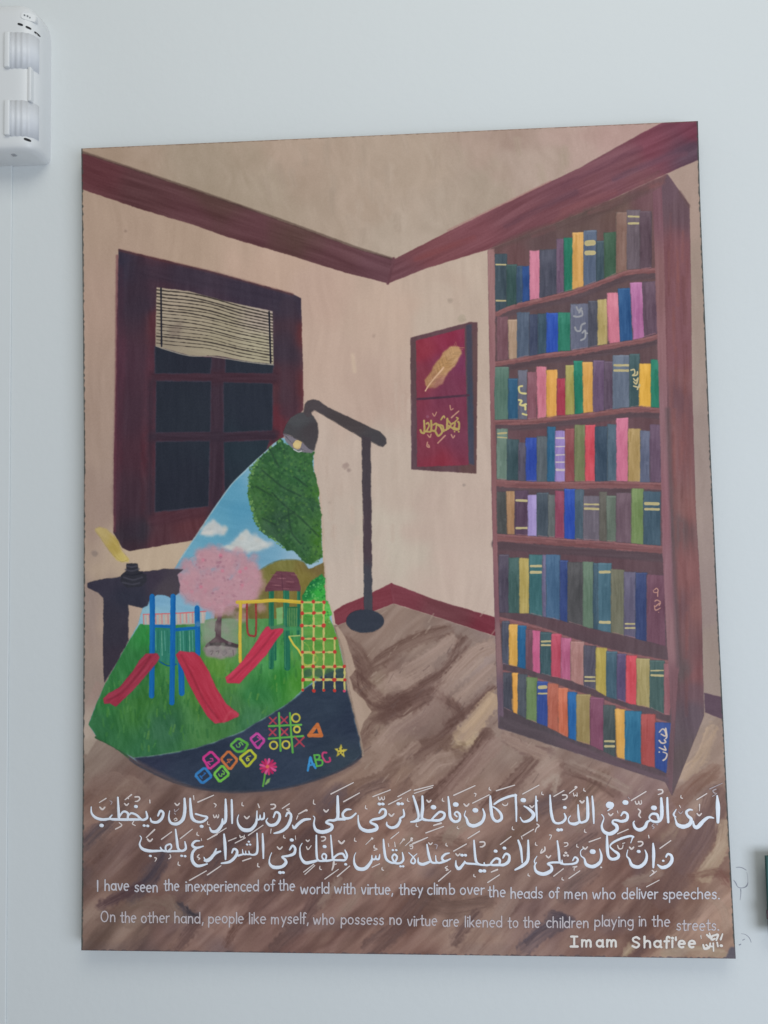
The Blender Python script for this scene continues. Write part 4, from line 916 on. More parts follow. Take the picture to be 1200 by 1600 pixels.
# ------------------------------------------------------------------ materials
def mat(name, color, rough=.6, spec=.3, noise=.0, nscale=20, bump=0, bscale=60):
    m = bpy.data.materials.new(name)
    m.use_nodes = True
    nt = m.node_tree
    b = nt.nodes["Principled BSDF"]
    b.inputs["Roughness"].default_value = rough
    b.inputs["Specular IOR Level"].default_value = spec
    tc = nt.nodes.new("ShaderNodeTexCoord")
    n = nt.nodes.new("ShaderNodeTexNoise")
    n.inputs["Scale"].default_value = nscale
    n.inputs["Detail"].default_value = 5
    nt.links.new(tc.outputs["Object"], n.inputs["Vector"])
    r = nt.nodes.new("ShaderNodeMix")
    r.data_type = 'RGBA'
    r.inputs["A"].default_value = tuple(v * (1 - noise) for v in color[:3]) + (1,)
    r.inputs["B"].default_value = tuple(min(1, v * (1 + noise)) for v in color[:3]) + (1,)
    nt.links.new(n.outputs["Fac"], r.inputs["Factor"])
    nt.links.new(r.outputs["Result"], b.inputs["Base Color"])
    if bump:
        n2 = nt.nodes.new("ShaderNodeTexNoise")
        n2.inputs["Scale"].default_value = bscale
        n2.inputs["Detail"].default_value = 4
        nt.links.new(tc.outputs["Object"], n2.inputs["Vector"])
        bp = nt.nodes.new("ShaderNodeBump")
        bp.inputs["Strength"].default_value = bump
        bp.inputs["Distance"].default_value = .002
        nt.links.new(n2.outputs["Fac"], bp.inputs["Height"])
        nt.links.new(bp.outputs["Normal"], b.inputs["Normal"])
    return m


M_WALL = mat("wall_paint", (0.645, 0.675, 0.685), .75, .2, .02, 3, .2, 70)
M_SIDE = mat("primed_canvas_edge", (0.12, 0.12, 0.12), .8, .2, .3, 60)
M_BACK = mat("stretcher_wood", (0.35, 0.25, 0.16), .8, .2, .2, 30)
M_PLAS = mat("white_plastic", (0.67, 0.685, 0.70), .38, .45, .015, 8)
M_PLAS2 = mat("lens_plastic", (0.63, 0.65, 0.69), .42, .4, .015, 8)
M_SLOT = mat("dark_slot", (0.02, 0.02, 0.022), .7)
M_GREEN = mat("dark_green_board", (0.035, 0.10, 0.095), .6, .3, .2, 20)
M_DRED = mat("dark_red_patch", (0.06, 0.035, 0.045), .6)
M_SCUFF = mat("pencil_scuff", (0.30, 0.31, 0.36), .8, .1, .3, 200)
M_WHITE = mat("white_letter_paint", alb((212, 218, 232)), .5, .3, .05, 60)
M_THIN = mat("cream_letter_paint", alb((206, 194, 190)), .5, .3, .06, 60)
M_DIM = mat("greyish_letter_paint", alb((160, 146, 148)), .5, .3, .08, 60)
M_ENG = mat("pale_grey_letter_paint", alb((188, 184, 190)), .5, .3, .1, 60)
M_ENG2 = mat("dull_grey_letter_paint", alb((182, 173, 176)), .5, .3, .1, 60)
M_SIGN = mat("cream_signature_paint", alb((210, 204, 198)), .5, .3, .05, 60)

M_ART = bpy.data.materials.new("oil_paint_on_canvas")
M_ART.use_nodes = True
nt = M_ART.node_tree
b = nt.nodes["Principled BSDF"]
ti = nt.nodes.new("ShaderNodeTexImage")
ti.image = img
ti.interpolation = 'Linear'
ti.extension = 'EXTEND'
uvn = nt.nodes.new("ShaderNodeUVMap")
uvn.uv_map = "plane"
nt.links.new(uvn.outputs["UV"], ti.inputs["Vector"])
tc = nt.nodes.new("ShaderNodeTexCoord")
n1 = nt.nodes.new("ShaderNodeTexNoise")
n1.inputs["Scale"].default_value = 7
n1.inputs["Detail"].default_value = 6
nt.links.new(tc.outputs["Object"], n1.inputs["Vector"])
mr = nt.nodes.new("ShaderNodeMapRange")
mr.inputs[3].default_value = .96
mr.inputs[4].default_value = 1.04
nt.links.new(n1.outputs["Fac"], mr.inputs[0])
vm = nt.nodes.new("ShaderNodeVectorMath")
vm.operation = 'SCALE'
nt.links.new(ti.outputs["Color"], vm.inputs[0])
nt.links.new(mr.outputs[0], vm.inputs["Scale"])
nt.links.new(vm.outputs[0], b.inputs["Base Color"])
b.inputs["Roughness"].default_value = .55
b.inputs["Specular IOR Level"].default_value = .18
rgb = nt.nodes.new("ShaderNodeRGBToBW")
nt.links.new(ti.outputs["Color"], rgb.inputs[0])
n2 = nt.nodes.new("ShaderNodeTexNoise")
n2.inputs["Scale"].default_value = 230
n2.inputs["Detail"].default_value = 3
nt.links.new(tc.outputs["Object"], n2.inputs["Vector"])
ad = nt.nodes.new("ShaderNodeMath")
ad.operation = 'MULTIPLY_ADD'
ad.inputs[1].default_value = .35
nt.links.new(n2.outputs["Fac"], ad.inputs[0])
nt.links.new(rgb.outputs[0], ad.inputs[2])
bp = nt.nodes.new("ShaderNodeBump")
bp.inputs["Strength"].default_value = .22
bp.inputs["Distance"].default_value = .0012
nt.links.new(ad.outputs[0], bp.inputs["Height"])
nt.links.new(bp.outputs["Normal"], b.inputs["Normal"])


# ------------------------------------------------------------------ object helpers
def link(name, me, m=None, parent=None, label=None, cat=None, group=None, kind=None):
    o = bpy.data.objects.new(name, me)
    col.objects.link(o)
    if m and me:
        me.materials.append(m)
    if parent:
        o.parent = parent
        o.matrix_parent_inverse = parent.matrix_world.inverted()
    for k, v in (("label", label), ("category", cat), ("group", group), ("kind", kind)):
        if v:
            o[k] = v
    return o


def empty(name, loc, label, cat):
    o = bpy.data.objects.new(name, None)
    o.empty_display_size = .05
    o.location = loc
    col.objects.link(o)
    o["label"] = label
    o["category"] = cat
    bpy.context.view_layer.update()
    return o


def mesh(name, verts, faces, smooth=False, uv=False):
    me = bpy.data.meshes.new(name)
    me.from_pydata([tuple(map(float, v)) for v in verts], [], faces)
    if uv:
        l = me.uv_layers.new(name="plane")
        for p in me.polygons:
            for li in p.loop_indices:
                v = me.vertices[me.loops[li].vertex_index].co
                l.data[li].uv = ((v.x - UX0) / (UX1 - UX0), (v.z - UZ0) / (UZ1 - UZ0))
    if smooth:
        me.polygons.foreach_set("use_smooth", [True] * len(me.polygons))
    me.update()
    return me


LV = [0]


def film(name, pts, parent, level, label=None):
    """a thin layer of paint lying on the canvas, its outline in photograph pixels"""
    LV[0] += 1
    y = CANVAS_Y - .00005 * level - .0000008 * LV[0]
    X, Z = toplane(np.array([p[0] for p in pts]), np.array([p[1] for p in pts]))
    v = [(X[i], y, Z[i]) for i in range(len(pts))]
    tris = tessellate_polygon([[Vector((a, c, 0)) for a, _, c in v]])
    faces = []
    for t in tris:
        a, b_, c = (v[i] for i in t)
        area2 = (b_[0] - a[0]) * (c[2] - a[2]) - (b_[2] - a[2]) * (c[0] - a[0])
        if abs(area2) > 1e-12:
            faces.append(tuple(t) if area2 > 0 else tuple(reversed(t)))
    return link(name, mesh(name, v, faces, uv=True), M_ART, parent, label)


def ribbon(pts, verts, faces, h, jit=0.0):
    """one raised brush stroke of thick paint: path (x, y, width) in photograph pixels"""
    if len(pts) == 1:
        x, y, w = pts[0]
        pts = [(x - .15 * w, y, w), (x + .15 * w, y + .3, w)]
    if len(pts) > 2:
        pts = catmull(pts, 5)
    elif len(pts) == 2:
        pts = catmull(pts)
    P = np.array(pts, float)
    keep = [0] + [i for i in range(1, len(P)) if np.hypot(*(P[i, :2] - P[i - 1, :2])) > .05]
    P = P[keep]
    T = np.gradient(P[:, :2], axis=0)
    T /= np.hypot(T[:, 0], T[:, 1])[:, None] + 1e-9
    r0, r1 = P[0, 2] / 2, P[-1, 2] / 2
    secs = []
    for a in (85, 60, 30):
        ar = math.radians(a)
        secs.append((P[0, :2] - T[0] * r0 * math.sin(ar), T[0], r0 * math.cos(ar), max(.15, math.cos(ar))))
    for i in range(len(P)):
        secs.append((P[i, :2], T[i], P[i, 2] / 2, 1.0))
    for a in (30, 60, 85):
        ar = math.radians(a)
        secs.append((P[-1, :2] + T[-1] * r1 * math.sin(ar), T[-1], r1 * math.cos(ar), max(.15, math.cos(ar))))
    base = len(verts)
    prof = ((-1, -.25), (-.72, .75), (0, 1), (.72, .75), (1, -.25))
    for c, t, r, hs in secs:
        n = np.array([-t[1], t[0]])
        rr = r * (1 + (random.random() - .5) * jit)
        q = [c + n * rr * o for o, _ in prof]
        X, Z = toplane(np.array([a[0] for a in q]), np.array([a[1] for a in q]))
        for k, (_, z) in enumerate(prof):
            verts.append((X[k], CANVAS_Y - .0006 - h * z * hs, Z[k]))
    for i in range(len(secs) - 1):
        for k in range(4):
            a = base + i * 5 + k
            faces.append((a, a + 1, a + 6, a + 5))


def lettering(name, strokes, m, parent, label=None, h=.0003, jit=.12, kind=None):
    v, f = [], []
    for k, s_ in enumerate(strokes):
        ribbon(s_, v, f, h * (1 + .08 * (k % 5)), jit)
    me = mesh(name, v, f, smooth=True)
    bm = bmesh.new()
    bm.from_mesh(me)
    bmesh.ops.recalc_face_normals(bm, faces=bm.faces)
    # make them face the room
    for fc in bm.faces:
        if fc.normal.y > 0:
            fc.normal_flip()
    bm.to_mesh(me)
    bm.free()
    return link(name, me, m, parent, label, kind=kind)


# ------------------------------------------------------------------ the wall
def wallgrid():
    v = [(-4, 0, -3), (4, 0, -3), (4, 0, 3), (-4, 0, 3)]
    return mesh("wall", v, [(0, 1, 2, 3)])


wall = link("wall", wallgrid(), M_WALL, kind="structure")


def wpt(x, y, d=0.0):
    X, Z = unproj(np.array([x]), np.array([y]), -d)
    return float(X[0]), float(Z[0])


# faint scuffs on the wall beside the painting
def scuff(paths, name):
    v, f = [], []
    for p in paths:
        p = catmull(p, 5)
        for i in range(len(p) - 1):
            (x0, y0, w0), (x1, y1, w1) = p[i], p[i + 1]
            dx, dy = x1 - x0, y1 - y0
            l = math.hypot(dx, dy) + 1e-6
            nx, ny = -dy / l, dx / l
            b0 = len(v)
            for x, y, w in ((x0, y0, w0), (x1, y1, w1)):
                for s_ in (-1, 1):
                    X, Z = wpt(x + nx * w / 2 * s_, y + ny * w / 2 * s_)
                    v.append((X, -.00012 - .000003 * i, Z))
            f.append((b0, b0 + 1, b0 + 3, b0 + 2))
    o = link("scuff_mark", mesh("scuff_mark", v, f), M_SCUFF, wall)
    return o


sz = zoomed(1140, 1280, 7.27)
scuff([sz((70, 548, 5), (110, 545, 9), (150, 555, 9), (190, 580, 6))], "a")
scuff([sz((45, 690, 6), (70, 725, 12), (90, 765, 8), (120, 780, 8), (165, 775, 10), (195, 755, 14), (208, 720, 8)), sz((195, 600, 3), (205, 660, 3), (208, 720, 5)), sz((125, 790, 12), (128, 840, 9), (118, 920, 4))], "b")
scuff([sz((130, 1300, 4), (180, 1310, 6), (225, 1350, 8), (245, 1400, 6)), sz((105, 1430, 14), (130, 1418, 12)), sz((145, 1375, 8), (175, 1360, 8))], "c")

# ------------------------------------------------------------------ the painting
bx, bz = wpt(640, 1492, .03)
painting = empty("canvas_painting", (bx, 0, bz), "large unframed canvas painting of a room with bookcase and lamp, hung on the wall", "painting")
# front face: rows of points between the two bowed sides
rows = 26
LZ = np.array([p[1] for p in OUT_L])
RZ = np.array([p[1] for p in OUT_R])
verts, faces = [], []
for i in range(rows + 1):
    t = i / rows
    yl = 232 + t * (1485 - 232)
    yr = 189 + t * (1498 - 189)
    xl = float(np.interp(yl, LZ, [p[0] for p in OUT_L]))
    xr = float(np.interp(yr, RZ, [p[0] for p in OUT_R]))
    for j in range(21):
        s_ = j / 20
        X, Z = toplane(np.array([xl + (xr - xl) * s_]), np.array([yl + (yr - yl) * s_]))
        verts.append((X[0], CANVAS_Y, Z[0]))
for i in range(rows):
    for j in range(20):
        a = i * 21 + j
        faces.append((a, a + 21, a + 22, a + 1))
link("painted_canvas", mesh("painted_canvas", verts, faces, uv=True), M_ART, painting, "stretched canvas painted edge to edge with a room interior")
loop = [j for j in range(21)] + [i * 21 + 20 for i in range(1, rows + 1)] + [rows * 21 + j for j in range(19, -1, -1)] + [i * 21 for i in range(rows - 1, 0, -1)]
n = len(loop)
sv, sf = [], []
cxm, czm = np.mean([v[0] for v in verts]), np.mean([v[2] for v in verts])
for k in loop:
    x, _, z = verts[k]
    dx, dz = np.sign(x - cxm) * .0006, np.sign(z - czm) * .0006
    sv += [(x - dx * .2, CANVAS_Y - .00002, z - dz * .2), (x + dx, CANVAS_Y + .0012, z + dz), (x + dx, -.004, z + dz)]
for k in range(n):
    a, b_ = k * 3, ((k + 1) % n) * 3
    sf += [(a, a + 1, b_ + 1, b_), (a + 1, a + 2, b_ + 2, b_ + 1)]
link("canvas_edge", mesh("canvas_edge", sv, sf), M_SIDE, painting)
# wooden stretcher behind the canvas
wv = [verts[0], verts[20], verts[rows * 21 + 20], verts[rows * 21]]
for a, b_ in ((0, 1), (1, 2), (2, 3), (3, 0)):
    A, B = Vector(wv[a]), Vector(wv[b_])
    c = Vector((cxm, CANVAS_Y, czm))
    ai, bi = A + (c - A).normalized() * .012, B + (c - B).normalized() * .012
    aj, bj = A + (c - A).normalized() * .06, B + (c - B).normalized() * .06
    vv = []
    for y in (CANVAS_Y + .004, -.006):
        vv += [(p.x, y, p.z) for p in (ai, bi, bj, aj)]
    link("stretcher_bar", mesh("stretcher_bar", vv, [(0, 1, 2, 3), (7, 6, 5, 4), (0, 4, 5, 1), (1, 5, 6, 2), (2, 6, 7, 3), (3, 7, 4, 0)]), M_BACK, painting)

# painted motifs, each a layer of paint
film("painted_ceiling", [(129, 234), (1036, 193), (1006, 206), (910, 259), (760, 331), (700, 362), (616, 405), (560, 389), (440, 345), (300, 295), (205, 262)], painting, 1)
film("painted_cornice", [(129, 240)] + CORN_L[1:-1] + [(129, 296)], painting, 1)
film("painted_cornice", CORN_R[:5] + [(1039, 192), (1088, 190), (1090, 246)] + CORN_R[8:], painting, 1)
film("painted_skirting", SK_L, painting, 1)
film("painted_skirting", SK_R, painting, 1)
fl = film("painted_floor", [(132, 1178)] + [(150, 1153), (200, 1184), (272, 1221), (358, 1237), (436, 1233), (520, 1209), (553, 1192), (566, 1179), (552, 1106), (539, 1040), (522, 978), (528, 977), (541, 973), (560, 989), (590, 986), (600, 965), (615.6, 943), (700, 970), (776, 995), (779, 1138), (1040, 1223), (1050, 1244), (1101, 1119), (1129, 1126), (1147, 1494), (130, 1482)], painting, 1)
w = film("painted_window", [q for q in WIN], painting, 1, "painted dark red window frame with a half lowered blind")
for p in PANES:
    film("window_pane", p, w, 3)
film("blind", BLIND, w, 3)
pc = film("painted_wall_picture", PIC, painting, 1, "small dark red picture with a gold feather")
film("feather", FEA, pc, 3)
film("lower_panel", q5((200, 830), (685, 795), (690, 1455), (195, 1475)), pc, 2)
bc = film("painted_bookcase", CASE, painting, 1, "tall painted bookcase with eight full shelves")
for l, th in LIPS:
    film("shelf", [(x, y) for x, y in l] + [(x, y + th) for x, y in reversed(l)], bc, 2)
film("side_panel", [(1043, 274), (1076, 320), (1079, 420), (1081, 600), (1087, 800), (1096, 950), (1099, 1116), (1051, 1240), (1056, 1110), (1061, 1040), (1056, 950), (1050, 850), (1044, 700), (1042, 600), (1040, 500), (1037, 380)], bc, 2)


def tone(c):
    r, g, b_ = c
    if max(c) - min(c) < 18:
        return "dark grey" if max(c) < 100 else "grey"
    if r > 180 and g > 135:
        return "yellow ochre"
    if r >= g >= b_ and g > 120:
        return "olive yellow"
    if r > 150 and g < 80:
        return "red"
    if r > 160 and b_ > 110:
        return "pink"
    if r > 155 and g < 110:
        return "orange red"
    if b_ > 150 and r > 120:
        return "lilac"
    if b_ > 115 and b_ > g + 20:
        return "blue"
    if g >= r and g >= b_:
        return "green"
    if b_ > r and g > r:
        return "blue grey"
    if r > g and r > b_:
        return "brownish red"
    return "purple grey"


for row, quad, c, bands in BOOKQ:
    film("painted_book", quad, bc, 3, "%s book spine%s" % (tone(c), " with pale bands" if bands else ""))
co = film("painted_light_cone", CONE, painting, 2, "cone of lamp light filled with a playground scene")
film("painted_grass", GRASS, co, 4)
film("painted_playground_surface", ASPH, co, 4)
film("painted_hills", HILL, co, 3)
film("painted_leafy_tree", TREE, co, 5)
film("painted_blossom_tree", [(341 + 63 * math.cos(k * .3491), 905 + 47 * math.sin(k * .3491)) for k in range(18)], co, 6, "pink blossoming tree")
for (p, c, m_), lb in zip(RS, ("red slide on the left of the blue tower", "red slide on the right of the blue tower", "red slide of the green tower")):
    film("painted_slide", p, co, 7, lb)
film("painted_play_tower", [(234, 932), (242.5, 932), (242.5, 975), (266, 976), (266.5, 932), (274.5, 932), (274, 980), (304, 979), (304, 950), (313, 950), (313, 1022), (288, 1026), (288, 1085), (279, 1085), (279, 1034), (273, 1034), (272.5, 1101), (264.7, 1101), (265, 1040), (242, 1030), (241.5, 1089), (233, 1089)], co, 6, "blue play tower")
film("painted_play_tower", [(431.7, 892.5), (460, 894), (470, 918), (469, 992), (454, 992), (454, 1047), (444, 1047), (444, 990), (428, 1005), (428, 1045), (420, 1045), (420, 926), (414, 924)], co, 6, "green play tower with a brown roof")
film("painted_swing_frame", [(371, 937), (470, 937), (470, 944), (402, 944), (402, 990), (394, 996), (385, 990), (384, 944), (379, 944), (378, 1036), (373, 1036), (373, 944)], co, 6.5)
film("painted_climbing_net", [(470, 939), (508, 939), (508, 978), (525, 996), (540, 1040), (541, 1080), (536, 1080), (471, 1081)], co, 5.5)
for x, y in KN:
    film("net_knot", [(x + 2.7 * math.cos(k * 1.047), y + 2.7 * math.sin(k * 1.047)) for k in range(6)], co, 6)
for (p, c), lb in zip(TILES, ("blue hopscotch square 1", "green hopscotch square 3", "pink hopscotch square 2", "orange hopscotch square 4", "green hopscotch square 5", "yellow hopscotch square 6", "violet hopscotch square 7")):
    film("hopscotch_square", p, co, 5, lb)
film("tic_tac_toe_grid", [(419, 1113), (472, 1113), (475, 1176), (419, 1176)], co, 5)
film("painted_star", star, co, 5)
film("painted_flower", [(419 + 12.5 * math.cos(k * .6283), 1198 + 12 * math.sin(k * .6283)) for k in range(10)], co, 5)
film("painted_triangle", [(496, 1128), (505, 1151), (479, 1151)], co, 5)
film("painted_letters", [(479, 1181), (508, 1173), (518, 1190), (482, 1206)], co, 5, "letters ABC")
tb = film("painted_side_table", TABLE, painting, 7)
film("ink_pot", [(198, 880.5), (215, 880), (216, 892), (229, 898), (230, 908), (222, 916), (198, 918), (189, 908), (189, 899), (197, 892)], tb, 8)
film("painted_quill", [(148, 826), (157, 823), (177, 836), (188, 856), (201, 874), (190, 878), (172, 862)], painting, 7)
lp = film("painted_lamp", POLE, painting, 7, "dark painted floor lamp post")
film("lamp_shade", SHADE, lp, 9)
film("lamp_arm", ARM, lp, 9.5)
film("lamp_base", BASE, lp, 9)
film("lamp_bulb", [(BULB[0] + 7 * math.cos(k * .785), BULB[1] + 7 * math.sin(k * .785)) for k in range(8)], lp, 10)

# ------------------------------------------------------------------ the white calligraphy
ZA, ZB, ZC, ZD, ZE = (zoomed(ox, 1210, 6.3158) for ox in (960, 800, 640, 480, 320))
ZF = zoomed(130, 1210, 5.7143)


def V(x, y, s_=22, w_=15):
    return [(x - s_, y - s_ * .9, w_), (x, y, w_ + 4), (x + s_, y - s_ * .9, w_)]


def tick(x, y, h=30, w_=13):
    return [(x - 6, y - h, w_ * .7), (x - 8, y - 8, w_), (x + 8, y, w_ * .9)]


def loopm(x, y, r=18, w_=15):
    return [(x - r, y - r, w_), (x + r * .6, y - r, w_), (x + r, y, w_), (x, y + r * .9, w_), (x - r, y + r, w_ * .6)]


def damma(x0, y0, x1, y1, w_=12):
    return [[(x0, y0, w_ * .7), (x1, y1, w_)], [(x1, y1, w_ * 1.9)]]


